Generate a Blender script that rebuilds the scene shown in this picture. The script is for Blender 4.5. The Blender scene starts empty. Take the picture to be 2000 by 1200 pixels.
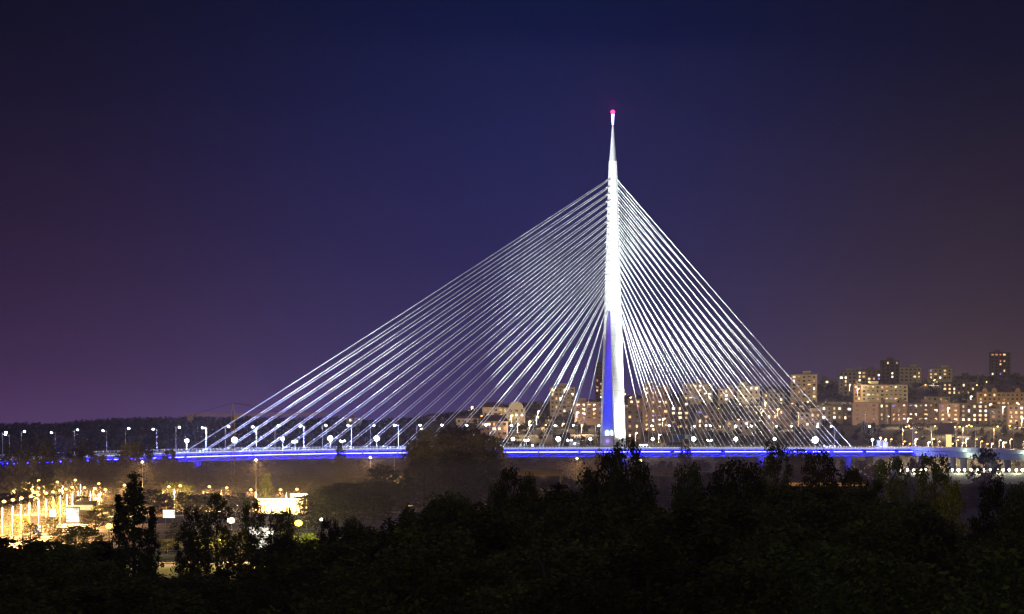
import bpy, math, random
import numpy as np
from mathutils import Vector, Matrix

random.seed(7)
RNG = np.random.default_rng(11)
S = bpy.context.scene
COL = S.collection

# ------------------------------------------------------------------ camera
ZC = 24.0                      # eye height
F = 13400.0                    # focal length in photo pixels (2000 wide)
HY = 868.0                     # horizon row in the photo
cam_d = bpy.data.cameras.new('camera')
cam = bpy.data.objects.new('camera', cam_d)
COL.objects.link(cam)
cam.location = (0, 0, ZC)
cam.rotation_euler = (math.pi / 2, 0, 0)
cam_d.sensor_width = 36
cam_d.lens = F / 2000 * 36
cam_d.shift_y = (HY - 600) / 2000
cam_d.clip_start = 1.0
cam_d.clip_end = 40000
S.camera = cam

# ------------------------------------------------------------------ colour helpers
def lin(r, g, b):
    def f(c):
        c /= 255.0
        return c / 12.92 if c <= .04045 else ((c + .055) / 1.055) ** 2.4
    return (f(r), f(g), f(b), 1)

# ------------------------------------------------------------------ night sky
W = bpy.data.worlds.new('World')
S.world = W
W.use_nodes = True
nt = W.node_tree
nt.nodes.clear()
def N(t, **k):
    n = nt.nodes.new(t)
    for a, b in k.items():
        setattr(n, a, b)
    return n
tc = N('ShaderNodeTexCoord')
sep = N('ShaderNodeSeparateXYZ')
nt.links.new(tc.outputs['Generated'], sep.inputs[0])
elev = N('ShaderNodeMapRange'); elev.inputs[1].default_value = -.004; elev.inputs[2].default_value = .0648
nt.links.new(sep.outputs['Z'], elev.inputs[0])
azi = N('ShaderNodeMapRange'); azi.inputs[1].default_value = -.0746; azi.inputs[2].default_value = .0746
nt.links.new(sep.outputs['X'], azi.inputs[0])
def ramp(stops):
    r = N('ShaderNodeValToRGB')
    e = r.color_ramp.elements
    r.color_ramp.interpolation = 'B_SPLINE'
    while len(e) < len(stops):
        e.new(0.5)
    for k, (y, c) in zip(e, stops):
        k.position = min(1, max(0, ((HY - y) / F + .004) / .0688))
        k.color = lin(*c)
    nt.links.new(elev.outputs[0], r.inputs[0])
    return r
SKY_L = [(868, (92, 66, 110)), (800, (82, 56, 98)), (730, (68, 44, 82)), (550, (44, 27, 58)), (300, (20, 13, 42)), (120, (8, 8, 34)), (0, (4, 7, 30))]
SKY_M = [(868, (72, 60, 118)), (800, (64, 52, 108)), (730, (53, 45, 101)), (550, (26, 28, 88)), (300, (6, 22, 80)), (120, (2, 18, 66)), (0, (0, 16, 58))]
SKY_R = [(868, (86, 66, 68)), (800, (78, 57, 62)), (730, (67, 50, 58)), (550, (44, 34, 49)), (300, (24, 20, 40)), (120, (13, 15, 38)), (0, (9, 12, 36))]
rl, rm, rr = ramp(SKY_L), ramp(SKY_M), ramp(SKY_R)
def mixc(a, b, f):
    m = N('ShaderNodeMix', data_type='RGBA')
    nt.links.new(f, m.inputs[0]); nt.links.new(a, m.inputs[6]); nt.links.new(b, m.inputs[7])
    return m.outputs[2]
f1 = N('ShaderNodeMapRange'); f1.interpolation_type = 'SMOOTHSTEP'; f1.inputs[1].default_value = 0; f1.inputs[2].default_value = .55
f2 = N('ShaderNodeMapRange'); f2.interpolation_type = 'SMOOTHSTEP'; f2.inputs[1].default_value = .5; f2.inputs[2].default_value = 1
nt.links.new(azi.outputs[0], f1.inputs[0]); nt.links.new(azi.outputs[0], f2.inputs[0])
skyc = mixc(mixc(rl.outputs[0], rm.outputs[0], f1.outputs[0]), rr.outputs[0], f2.outputs[0])
# fill added to the unseen sky: amber behind the viewer, violet to the sides
FILL_BACK, FILL_SIDE = (.14, .115, .035, 1), (.05, .03, .2, 1)
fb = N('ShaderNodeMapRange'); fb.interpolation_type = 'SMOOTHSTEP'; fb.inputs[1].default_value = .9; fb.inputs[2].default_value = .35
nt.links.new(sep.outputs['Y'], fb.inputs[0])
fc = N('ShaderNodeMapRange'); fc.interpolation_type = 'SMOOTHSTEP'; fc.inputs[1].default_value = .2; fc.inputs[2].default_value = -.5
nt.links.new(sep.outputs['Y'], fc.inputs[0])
v1 = N('ShaderNodeRGB'); v1.outputs[0].default_value = FILL_SIDE
v2 = N('ShaderNodeRGB'); v2.outputs[0].default_value = FILL_BACK
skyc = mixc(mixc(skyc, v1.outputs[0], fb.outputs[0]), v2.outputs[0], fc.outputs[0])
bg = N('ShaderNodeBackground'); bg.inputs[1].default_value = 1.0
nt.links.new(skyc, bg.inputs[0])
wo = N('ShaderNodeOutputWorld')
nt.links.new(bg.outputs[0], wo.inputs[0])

# ------------------------------------------------------------------ exposure and sampling
S.view_settings.view_transform = 'Standard'
S.view_settings.look = 'None'
S.view_settings.exposure = 0
S.view_settings.gamma = 1
S.render.engine = 'CYCLES'
cy = S.cycles
cy.max_bounces = 4; cy.diffuse_bounces = 1; cy.glossy_bounces = 2
cy.transmission_bounces = 2; cy.volume_bounces = 0; cy.transparent_max_bounces = 8
cy.sample_clamp_indirect = 1.5
cy.use_denoising = True
cy.filter_width = 1.3
HAZE_DENSITY = 3.6e-5
MIST_DENSITY = 2.1e-4
# light powers (W)
P_FLOOD = 2.2e6      # white floods on the bridge
P_PYLON = 6.0e5
P_SODIUM = 1.15e6
E_STRIP = (2.2, 2.2, 260)

# ------------------------------------------------------------------ placing
def P(px, py, d):
    """world point at distance d that the photo shows at pixel (px, py)"""
    return Vector(((px - 1000) / F * d, d, ZC + (HY - py) / F * d))
def XW(px, d):
    return (px - 1000) / F * d

# ------------------------------------------------------------------ materials
def mat(name, col, rough=.8, var=.18, scale=.6, metal=0.0, bump=0.0):
    m = bpy.data.materials.new(name); m.use_nodes = True
    t = m.node_tree; b = t.nodes['Principled BSDF']
    b.inputs['Roughness'].default_value = rough
    b.inputs['Metallic'].default_value = metal
    no = t.nodes.new('ShaderNodeTexNoise'); no.inputs['Scale'].default_value = scale; no.inputs['Detail'].default_value = 5
    co = t.nodes.new('ShaderNodeTexCoord')
    t.links.new(co.outputs['Object'], no.inputs['Vector'])
    r = t.nodes.new('ShaderNodeValToRGB')
    lo = tuple(max(0, c * (1 - var)) for c in col[:3]) + (1,); hi = tuple(min(1, c * (1 + var)) for c in col[:3]) + (1,)
    r.color_ramp.elements[0].position = .3; r.color_ramp.elements[0].color = lo
    r.color_ramp.elements[1].position = .7; r.color_ramp.elements[1].color = hi
    t.links.new(no.outputs[0], r.inputs[0]); t.links.new(r.outputs[0], b.inputs['Base Color'])
    if bump:
        bu = t.nodes.new('ShaderNodeBump'); bu.inputs['Strength'].default_value = bump
        t.links.new(no.outputs[0], bu.inputs['Height']); t.links.new(bu.outputs[0], b.inputs['Normal'])
    return m
def emit(name, col, strength, sampled=False):
    m = bpy.data.materials.new(name); m.use_nodes = True
    t = m.node_tree; t.nodes.clear()
    e = t.nodes.new('ShaderNodeEmission'); e.inputs[0].default_value = (*col[:3], 1); e.inputs[1].default_value = strength
    o = t.nodes.new('ShaderNodeOutputMaterial'); t.links.new(e.outputs[0], o.inputs[0])
    m.cycles.emission_sampling = 'AUTO' if sampled else 'NONE'
    return m
def leafmat(name, col, var=.45, trans=.35):
    m = bpy.data.materials.new(name); m.use_nodes = True
    t = m.node_tree; t.nodes.clear()
    g = t.nodes.new('ShaderNodeNewGeometry'); oi = t.nodes.new('ShaderNodeObjectInfo')
    h = t.nodes.new('ShaderNodeHueSaturation'); h.inputs['Color'].default_value = (*col, 1)
    a = t.nodes.new('ShaderNodeMapRange'); a.inputs[3].default_value = 1 - var; a.inputs[4].default_value = 1 + var
    t.links.new(g.outputs['Random Per Island'], a.inputs[0])
    sp_ = t.nodes.new('ShaderNodeMath'); sp_.operation = 'MULTIPLY_ADD'; sp_.inputs[1].default_value = 1.1; sp_.inputs[2].default_value = .45
    t.links.new(oi.outputs['Random'], sp_.inputs[0])
    pm = t.nodes.new('ShaderNodeMath'); pm.operation = 'MULTIPLY'
    t.links.new(a.outputs[0], pm.inputs[0]); t.links.new(sp_.outputs[0], pm.inputs[1]); t.links.new(pm.outputs[0], h.inputs['Value'])
    b = t.nodes.new('ShaderNodeMapRange'); b.inputs[3].default_value = .45; b.inputs[4].default_value = .53
    t.links.new(oi.outputs['Random'], b.inputs[0]); t.links.new(b.outputs[0], h.inputs['Hue'])
    d = t.nodes.new('ShaderNodeBsdfDiffuse'); tr = t.nodes.new('ShaderNodeBsdfTranslucent')
    t.links.new(h.outputs[0], d.inputs[0]); t.links.new(h.outputs[0], tr.inputs[0])
    mx = t.nodes.new('ShaderNodeMixShader'); mx.inputs[0].default_value = trans
    t.links.new(d.outputs[0], mx.inputs[1]); t.links.new(tr.outputs[0], mx.inputs[2])
    o = t.nodes.new('ShaderNodeOutputMaterial'); t.links.new(mx.outputs[0], o.inputs[0])
    return m

M = {}
M['white'] = mat('white_painted_concrete', (.78, .78, .76), .6, .06, .25)
M['cable'] = mat('white_cable_sheath', (.8, .8, .8), .45, .03, .2)
M['steel'] = mat('brushed_steel', (.55, .55, .58), .4, .12, 1.5, .25)
M['pole'] = mat('galvanised_pole', (.45, .45, .45), .5, .1, 2, .3)
M['asphalt'] = mat('asphalt', (.05, .05, .052), .85, .25, .3)
M['concrete'] = mat('grey_concrete', (.32, .31, .3), .85, .2, .3, 0, .1)
M['soil'] = mat('dark_grass_ground', (.05, .055, .03), .95, .5, .05)
M['hill'] = mat('dark_hill_ground', (.045, .05, .035), .95, .5, .02)
M['bark'] = mat('dark_bark', (.06, .045, .035), .95, .3, 3, 0, .4)
M['leaf'] = leafmat('dark_green_leaves', (.085, .1, .03))
M['leaf_poplar'] = leafmat('poplar_leaves', (.07, .085, .035))
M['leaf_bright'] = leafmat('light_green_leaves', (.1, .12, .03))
M['leaf_far'] = leafmat('far_leaves', (.1, .1, .07))
M['crane'] = mat('yellow_crane_paint', (.5, .42, .1), .6, .15, 1)
M['dark'] = mat('dark_painted_metal', (.06, .06, .065), .6, .2, 1)
M['amberwall'] = mat('ochre_render', (.6, .42, .24), .85, .12, .2)
M['beige'] = mat('beige_render', (.58, .52, .46), .85, .12, .2)
M['cream'] = mat('cream_render', (.68, .66, .52), .85, .1, .2)
M['grey'] = mat('grey_panel_wall', (.46, .44, .45), .85, .14, .2)
M['brown'] = mat('brown_brick_wall', (.36, .27, .25), .9, .18, .4)
M['darkwall'] = mat('dark_grey_wall', (.2, .17, .19), .9, .2, .3)
M['roof'] = mat('dark_roof_tiles', (.09, .06, .05), .9, .25, 1)
M['redroof'] = mat('red_roof_tiles', (.2, .09, .06), .9, .25, 1)
M['glass'] = mat('dark_window_glass', (.03, .03, .04), .15, .2, .2)
WARM = [emit('lit_window_warm', (1, .64, .28), 1.7), emit('lit_window_pale', (1, .8, .5), 2.4), emit('lit_window_dim', (1, .56, .3), .55),
        emit('lit_window_white', (1, .93, .82), 2.6), emit('lit_window_amber', (1, .6, .25), 1.0)]
WRED = emit('lit_window_red', (1, .25, .15), .9); WBLUE = emit('lit_window_blue', (.35, .3, 1), .8)
M['strip'] = emit('blue_white_led_strip', E_STRIP, 1, True)
M['cold'] = emit('cold_white_lamp_glow', (.86, .95, 1), 90, True)
M['rail'] = emit('rail_led_glow', (.72, .78, 1), 1.2)
M['flood'] = emit('floodlight_glow', (.92, .98, 1), 60)
M['uplight'] = emit('uplight_glow', (.5, .6, 1), 4)
M['sodium'] = emit('sodium_lamp_glow', (1, .5, .12), 8)
M['sodium_pale'] = emit('pale_sodium_lamp_glow', (1, .68, .32), 9)
M['floodorange'] = emit('orange_white_flood_glow', (1, .72, .4), 14)
M['yellowlamp'] = emit('yellow_lamp_glow', (1, .72, .06), 9)
M['beacon'] = emit('red_beacon_glow', (1, .03, .16), 6)
M['tipglow'] = emit('spire_tip_glow', (.55, .5, 1), 8)
M['signwhite'] = emit('white_sign_glow', (1, .9, .74), 2.2)
def printed(name, col, strength):
    m = emit(name, col, strength); t = m.node_tree; e = [n for n in t.nodes if n.type == 'EMISSION'][0]
    co = t.nodes.new('ShaderNodeTexCoord'); mp = t.nodes.new('ShaderNodeMapping'); mp.inputs['Scale'].default_value = (.35, 1, 1.3); no = t.nodes.new('ShaderNodeTexNoise'); no.inputs['Scale'].default_value = .9; no.inputs['Detail'].default_value = 1
    t.links.new(co.outputs['Object'], mp.inputs[0]); t.links.new(mp.outputs[0], no.inputs['Vector'])
    r = t.nodes.new('ShaderNodeMapRange'); r.inputs[1].default_value = .38; r.inputs[2].default_value = .56; r.inputs[3].default_value = strength * .35; r.inputs[4].default_value = strength
    t.links.new(no.outputs[0], r.inputs[0]); t.links.new(r.outputs[0], e.inputs[1]); return m
M['signprint'] = printed('printed_sign_glow', (1, .9, .75), 2.0)
M['signamber'] = emit('amber_sign_glow', (1, .72, .3), 1.4)
M['canopyglow'] = emit('canopy_light_glow', (.95, .97, 1), 8)

# ------------------------------------------------------------------ mesh builder
class MB:
    def __init__(s): s.v = []; s.f = []
    def add(s, vs, fs):
        o = len(s.v); s.v += [tuple(v) for v in vs]; s.f += [tuple(i + o for i in f) for f in fs]; return s
    def box(s, c, size, rz=0, tilt=None):
        hx, hy, hz = (k / 2 for k in size); ca, sa = math.cos(rz), math.sin(rz)
        vs = []
        for z in (-hz, hz):
            for x, y in ((-hx, -hy), (hx, -hy), (hx, hy), (-hx, hy)):
                vs.append((c[0] + x * ca - y * sa, c[1] + x * sa + y * ca, c[2] + z))
        return s.add(vs, [(3, 2, 1, 0), (4, 5, 6, 7), (0, 1, 5, 4), (1, 2, 6, 5), (2, 3, 7, 6), (3, 0, 4, 7)])
    def tube(s, pts, rad, n=8, cap=True):
        pts = [Vector(p) for p in pts]
        if not hasattr(rad, '__len__'): rad = [rad] * len(pts)
        vs = []; fs = []
        for i, p in enumerate(pts):
            t = (pts[min(i + 1, len(pts) - 1)] - pts[max(i - 1, 0)]).normalized()
            a = Vector((1, 0, 0)) if abs(t.z) > .9 else Vector((0, 0, 1))
            u = t.cross(a).normalized(); w = t.cross(u)
            for k in range(n):
                an = 2 * math.pi * k / n
                vs.append(p + (u * math.cos(an) + w * math.sin(an)) * rad[i])
        for i in range(len(pts) - 1):
            for k in range(n):
                fs.append((i * n + k, i * n + (k + 1) % n, (i + 1) * n + (k + 1) % n, (i + 1) * n + k))
        if cap:
            fs.append(tuple(range(n))[::-1]); fs.append(tuple((len(pts) - 1) * n + k for k in range(n)))
        return s.add(vs, fs)
    def lathe(s, prof, n=12, c=(0, 0, 0)):
        return s.tube([(c[0], c[1], c[2] + z) for z, r in prof], [r for z, r in prof], n)
    def ball(s, c, r, n=10, m=6, sq=1.0):
        vs = [(c[0], c[1], c[2] - r * sq)]
        for j in range(1, m):
            a = -math.pi / 2 + math.pi * j / m
            for k in range(n):
                vs.append((c[0] + r * math.cos(a) * math.cos(2 * math.pi * k / n), c[1] + r * math.cos(a) * math.sin(2 * math.pi * k / n), c[2] + r * sq * math.sin(a)))
        vs.append((c[0], c[1], c[2] + r * sq)); fs = []
        for k in range(n):
            fs.append((0, 1 + (k + 1) % n, 1 + k))
            fs.append((len(vs) - 1, 1 + (m - 2) * n + k, 1 + (m - 2) * n + (k + 1) % n))
        for j in range(m - 2):
            for k in range(n):
                fs.append((1 + j * n + k, 1 + j * n + (k + 1) % n, 1 + (j + 1) * n + (k + 1) % n, 1 + (j + 1) * n + k))
        return s.add(vs, fs)
    def prism(s, prof, y0, y1):
        """profile in (x, z) extruded along y"""
        n = len(prof)
        vs = [(x, y0, z) for x, z in prof] + [(x, y1, z) for x, z in prof]
        fs = [tuple(range(n)), tuple(range(2 * n - 1, n - 1, -1))] + [(k, k + n, (k + 1) % n + n, (k + 1) % n) for k in range(n)]
        return s.add(vs, fs)
    def mesh(s, name, m):
        me = bpy.data.meshes.new(name); me.from_pydata(s.v, [], s.f); me.update()
        if m: me.materials.append(m)
        return me
    def build(s, name, m, parent=None, loc=(0, 0, 0), rz=0):
        return put(name, s.mesh(name, m), parent, loc, rz)
def put(name, me, parent=None, loc=(0, 0, 0), rz=0):
    o = bpy.data.objects.new(name, me); COL.objects.link(o)
    o.location = loc; o.rotation_euler.z = rz
    if parent: o.parent = parent
    return o
def tag(o, label, cat, group=None, kind=None):
    o['label'] = label; o['category'] = cat
    if group: o['group'] = group
    if kind: o['kind'] = kind
    return o
def thing(name, label, cat, loc=(0, 0, 0), rz=0, group=None):
    return tag(put(name, None, None, loc, rz), label, cat, group)
def structure(o):
    o['kind'] = 'structure'; return o
def children(o):
    return [c for c in KIDS.get(o.name, [])]
KIDS = {}
def index_kids():
    KIDS.clear()
    for o in bpy.data.objects:
        if o.parent: KIDS.setdefault(o.parent.name, []).append(o)
def copy_tree(o, kids, parent=None):
    c = o.copy(); COL.objects.link(c); c.parent = parent
    for ch in kids.get(o.name, []): copy_tree(ch, kids, c)
    return c
def kids_of(o):
    k = {}
    def rec(a):
        k[a.name] = list(a.children)
        for b in a.children: rec(b)
    rec(o); return k
def lamp(name, kind, loc, power, col, parent=None, target=None, size=.3, cone=70, blend=.6):
    l = bpy.data.lights.new(name, kind); l.energy = power; l.color = col[:3]; l.shadow_soft_size = size
    o = bpy.data.objects.new(name, l); COL.objects.link(o); o.location = loc
    if kind == 'SPOT':
        l.spot_size = math.radians(cone); l.spot_blend = blend
        o.rotation_euler = (Vector(target) - Vector(loc)).to_track_quat('-Z', 'Y').to_euler()
    if parent: o.parent = parent
    return o
ORD = 'first second third fourth fifth sixth seventh eighth ninth tenth eleventh twelfth thirteenth fourteenth fifteenth sixteenth seventeenth eighteenth nineteenth twentieth'.split()
TENS = ['', '', 'twenty', 'thirty', 'forty', 'fifty']
def ordi(i):
    """0 -> first"""
    if i < 20: return ORD[i]
    t, u = divmod(i + 1, 10)
    return TENS[t] + '-' + ORD[u - 1] if u else {2: 'twentieth', 3: 'thirtieth', 4: 'fortieth', 5: 'fiftieth'}[t]

# ------------------------------------------------------------------ terrain
D_P = [0, 4050, 4250, 4500, 4700, 5000, 5300, 6000, 6500, 7600, 9000]
Z_P = [0, 0, 16, 30, 37, 47, 56, 80, 87, 92, 92]
R_X = [-400, 0, 100, 180, 260, 400, 560, 700, 820, 950, 1050, 1150, 1260, 1400, 1540, 1640, 1750, 1900, 2050, 2500]
R_Y = [846, 846, 844, 839, 834, 832, 834, 833, 828, 806, 796, 792, 782, 772, 764, 757, 750, 744, 740, 740]
def hill_z(x, d):
    px = 1000 + F * x / max(d, 1)
    z = np.interp(d, D_P, Z_P)
    z *= np.interp(px, [-300, 550, 850, 2400], [.8, .8, 1, 1])
    cap = ZC + (HY - np.interp(px, R_X, R_Y)) * d / F
    return min(z, cap)
g = MB()
g.add([(-2900, -50, 0), (2900, -50, 0), (2900, 9000, 0), (-2900, 9000, 0)], [(0, 1, 2, 3)])
structure(g.build('ground', M['soil']))
xs = np.linspace(-900, 1100, 90); ds = list(np.linspace(4000, 7800, 60)) + [8800]
h = MB()
h.v = [(x, d, hill_z(x, d) + (.05 if d < 4060 else 0)) for d in ds for x in xs]
nx = len(xs)
h.f = [(j * nx + i, j * nx + i + 1, (j + 1) * nx + i + 1, (j + 1) * nx + i) for j in range(len(ds) - 1) for i in range(nx - 1)]
structure(h.build('hill', M['hill']))

# ------------------------------------------------------------------ the bridge
TH = math.atan2(.777, .63)
CU, SU = math.cos(TH), math.sin(TH)
X0, D0 = 52.9, 3600.0
def B(t, v, z=0.0):
    """bridge coordinates: t along the deck, v across it (towards the viewer), z height"""
    return Vector((X0 + CU * t + SU * v, D0 + SU * t - CU * v, z))
def t_of(px, v=0):
    k = (px - 1000) / F
    return (k * (D0 - CU * v) - X0 - SU * v) / (CU - k * SU)
def road_z(t):
    return ZC + float(np.interp(t, [-700, -560, -455, -400, -335, -250, -150, 0, 300], [-13, -8.8, -6.2, -4.8, -3.5, -2.4, -1.9, -1.8, -2.0]))
bridge = thing('cable_stayed_bridge', 'long white cable-stayed bridge with one tall needle pylon, lit blue under its deck', 'bridge', B(0, 0, 0))
BR = Vector(bridge.location)
def bb(mb, name, m, parent=bridge):
    """build from world coordinates as a child of the bridge"""
    mb.v = [tuple(Vector(v) - BR) for v in mb.v]
    return mb.build(name, m, parent)

# pylon: a cone that is slit below into two legs
R_H = [-ZC, 0, 70, 148.6, 200]; R_R = [7.4, 6.75, 4.6, 2.15, 1.5]
def prad(hh): return float(np.interp(hh, R_H, R_R))
SPLIT = 70.0
py = MB()
NS = 28
def legring(hh, sgn):
    r = prad(hh); a = 1.1 + (3.9 - 1.1) * (SPLIT - hh) / SPLIT
    a = min(a, r * .7); a0 = math.asin(a / r)
    ch = .16 * r                       # bevel on the edge that faces down the main span
    a1 = math.pi - math.asin(min(.97, (a + ch) / r))
    pts = []
    for k in range(NS - 1):
        an = a0 + (a1 - a0) * k / (NS - 2)
        pts.append((r * math.cos(an), sgn * r * math.sin(an)))
    pts.append((-math.sqrt(r * r - a * a) + ch * 1.1, sgn * a))
    return pts
for sgn in (1, -1):
    rings = [legring(hh, sgn) for hh in np.linspace(-ZC, SPLIT, 24)]
    vs = [B(p[0], p[1], ZC + hh) for ring, hh in zip(rings, np.linspace(-ZC, SPLIT, 24)) for p in ring]
    fs = []
    for j in range(23):
        for k in range(NS):
            fs.append((j * NS + k, j * NS + (k + 1) % NS, (j + 1) * NS + (k + 1) % NS, (j + 1) * NS + k))
    fs.append(tuple(range(23 * NS, 24 * NS)))
    py.add(vs, fs)
hs = [SPLIT + .003] + list(np.linspace(76, 148.6, 20))
py.tube([B(0, 0, ZC + hh) for hh in hs], [prad(hh) for hh in hs], 40)
pm_ = mat('pylon_paint', (.76, .76, .74), .55, .09, .12)
t_ = pm_.node_tree; b_ = t_.nodes['Principled BSDF']; src = b_.inputs['Base Color'].links[0].from_socket
co_ = t_.nodes.new('ShaderNodeTexCoord'); sx_ = t_.nodes.new('ShaderNodeSeparateXYZ'); t_.links.new(co_.outputs['Object'], sx_.inputs[0])
w1 = t_.nodes.new('ShaderNodeMath'); w1.operation = 'PINGPONG'; w1.inputs[1].default_value = 2.9; t_.links.new(sx_.outputs['Z'], w1.inputs[0])
w2 = t_.nodes.new('ShaderNodeMapRange'); w2.inputs[1].default_value = .1; w2.inputs[2].default_value = .3; w2.inputs[3].default_value = .8; w2.inputs[4].default_value = 1; t_.links.new(w1.outputs[0], w2.inputs[0])
mj = t_.nodes.new('ShaderNodeVectorMath'); mj.operation = 'SCALE'; t_.links.new(src, mj.inputs[0]); t_.links.new(w2.outputs[0], mj.inputs['Scale']); t_.links.new(mj.outputs[0], b_.inputs['Base Color'])
pylon = bb(py, 'pylon', pm_)
pylon.data.materials.append(mat('dimmed_slit_face', (.3, .3, .3), .85, .12, .2))  # slit faces given a darker colour to mute stray white light
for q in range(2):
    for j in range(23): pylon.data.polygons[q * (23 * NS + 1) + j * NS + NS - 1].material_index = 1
for p_ in pylon.data.polygons: p_.use_smooth = len(p_.vertices) == 4
pylon.data.set_sharp_from_angle(angle=math.radians(25))
sp = MB()
sp.tube([B(0, 0, ZC + hh) for hh in (148.6, 149.4)], [1.95, 1.95], 24)
sp.tube([B(0, 0, ZC + hh) for hh in (149.4, 160, 168, 170)], [1.85, .95, .42, .36], 24)
spire = bb(sp, 'spire', M['steel'], pylon)
sp = MB(); sp.tube([B(0, 0, ZC + hh) for hh in (167.5, 171, 173.2)], [.45, .6, .75], 12)
bb(sp, 'spire_lantern', M['tipglow'], pylon)
sp = MB(); sp.ball(B(0, 0, ZC + 174.3), 1.15)
bb(sp, 'beacon', M['beacon'], pylon)
lamp('beacon_light', 'POINT', B(0, 0, ZC + 176.5) - BR, 5e4, (1, .03, .35), bridge)
cb = MB()
cbm = [B(t, v, z) for z in (ZC - 5, ZC + 4.6) for t, v in ((-4.6, -3.6), (4.6, -3.6), (4.6, 3.6), (-4.6, 3.6))]
cb.add(cbm, [(3, 2, 1, 0), (4, 5, 6, 7), (0, 1, 5, 4), (1, 2, 6, 5), (2, 3, 7, 6), (3, 0, 4, 7)])
bb(cb, 'crossbeam', M['white'], pylon)
for k, tt in enumerate((-3.9, -2.7, -1.5, .8, 2.0, 3.2)):
    u = MB(); u.tube([B(tt, -1.6, ZC + 4.6), B(tt, -1.6, ZC + 7.0 + .5 * (k % 2))], [.34, .4], 8)
    bb(u, 'uplight', M['uplight'], pylon)
def wash(h0, h1, v, w, power, col):
    l = bpy.data.lights.new('slit_wash', 'AREA'); l.shape = 'RECTANGLE'; l.size = w; l.size_y = h1 - h0; l.energy = power; l.color = col
    o = bpy.data.objects.new('slit_wash', l); COL.objects.link(o); o.parent = bridge
    zax = (B(0, 1) - B(0, 0)); yax = Vector((0, 0, 1)); xax = yax.cross(zax)
    mx = Matrix((xax, yax, zax)).transposed().to_4x4(); mx.translation = B(0, v, ZC + (h0 + h1) / 2) - BR
    o.matrix_local = mx
wash(5, 30, 2.6, .6, 3300, (.015, .035, 1))
wash(30, 50, 1.6, .5, 1750, (.055, .04, 1))
wash(50, 69, 1.0, .4, 900, (.17, .05, 1))
lamp('blue_uplight', 'POINT', B(-5.5, 0, ZC + 1.5) - BR, 90, (.3, .15, 1), bridge)

# deck
TS = [-620, -560, -500, -455, -400, -335, -280, -220, -150, -80, 0, 80, 160, 246]
def ribbon(prof, ts=TS):
    mb = MB(); n = len(prof)
    vs = [B(t, v, road_z(t) + z) for t in ts for v, z in prof]
    fs = [(j * n + k, j * n + (k + 1) % n, (j + 1) * n + (k + 1) % n, (j + 1) * n + k) for j in range(len(ts) - 1) for k in range(n)]
    fs += [tuple(range(n)), tuple((len(ts) - 1) * n + k for k in range(n))]
    return mb.add(vs, fs)
deck = bb(ribbon([(22.5, 0), (22.5, -.9), (8, -2.0), (7, -4.8), (-7, -4.8), (-8, -2.0), (-22.5, -.9), (-22.5, 0)]), 'deck', M['white'])
for vv in (-13, 13):
    bb(ribbon([(vv - 7.5, .05), (vv - 7.5, .01), (vv + 7.5, .01), (vv + 7.5, .05)]), 'road_surface', M['asphalt'], deck)
for vv in (22.2, -22.2):
    r = ribbon([(vv - .1, .95), (vv - .1, .8), (vv + .1, .8), (vv + .1, .95)])
    r2 = ribbon([(vv - .08, .5), (vv - .08, .38), (vv + .08, .38), (vv + .08, .5)])
    r.add(r2.v, r2.f)
    for t in np.arange(-600, 244, 2.6):
        c = B(t, vv, road_z(t) + .53); r.box(c, (.3, .3, 1.06), TH)
    bb(r, 'railing', M['white'], deck)
st = MB()
for t in np.arange(-560, 240, 8.0):
    for sv in (1,):
        st = MB(); zz = road_z(t)
        st.tube([B(t, 6.9 * sv, zz - 4.6), B(t + .01, 20.5 * sv, zz - 1.15)], .42, 6)
        bb(st, 'strut', M['white'], deck)
t = -600
while t < 236:
    ln = random.choice([26, 32, 40, 48]); te = min(t + ln, 238)
    sps = [t + (te - t) * k / 4 for k in range(5)]
    sm = MB(); n = 4; vs = []
    for q in sps:
        zz = road_z(q) - 2.15
        vs += [B(q, 22.2, zz + .18), B(q, 22.55, zz + .18), B(q, 22.55, zz - .18), B(q, 22.2, zz - .18)]
    sm.add(vs, [(j * 4 + k, j * 4 + (k + 1) % 4, (j + 1) * 4 + (k + 1) % 4, (j + 1) * 4 + k) for j in range(4) for k in range(4)] + [(0, 1, 2, 3), (16, 17, 18, 19)])
    bb(sm, 'light_strip', M['strip'], deck)
    t = te + random.choice([1.2, 2, 4])
rls = MB()
for q in np.arange(-610, 238, 2.6):
    q1 = q + 2.0
    rls.add([B(q, 22.56, road_z(q) - .28), B(q1, 22.56, road_z(q1) - .28), B(q1, 22.56, road_z(q1) + .1), B(q, 22.56, road_z(q) + .1),
             B(q, 22.7, road_z(q) - .28), B(q1, 22.7, road_z(q1) - .28), B(q1, 22.7, road_z(q1) + .1), B(q, 22.7, road_z(q) + .1)],
            [(4, 5, 6, 7), (0, 4, 7, 3), (1, 2, 6, 5), (3, 7, 6, 2), (0, 1, 5, 4)])
bb(rls, 'rail_light', M['rail'], deck)
# hangers that carry the strip below the deck edge
hb = MB()
for t in np.arange(-600, 238, 6.0):
    zz = road_z(t); hb.box(B(t, 22.0, zz - 1.6), (.25, .25, 1.6), TH)
bb(hb, 'strip_bracket', M['dark'], deck)
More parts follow.
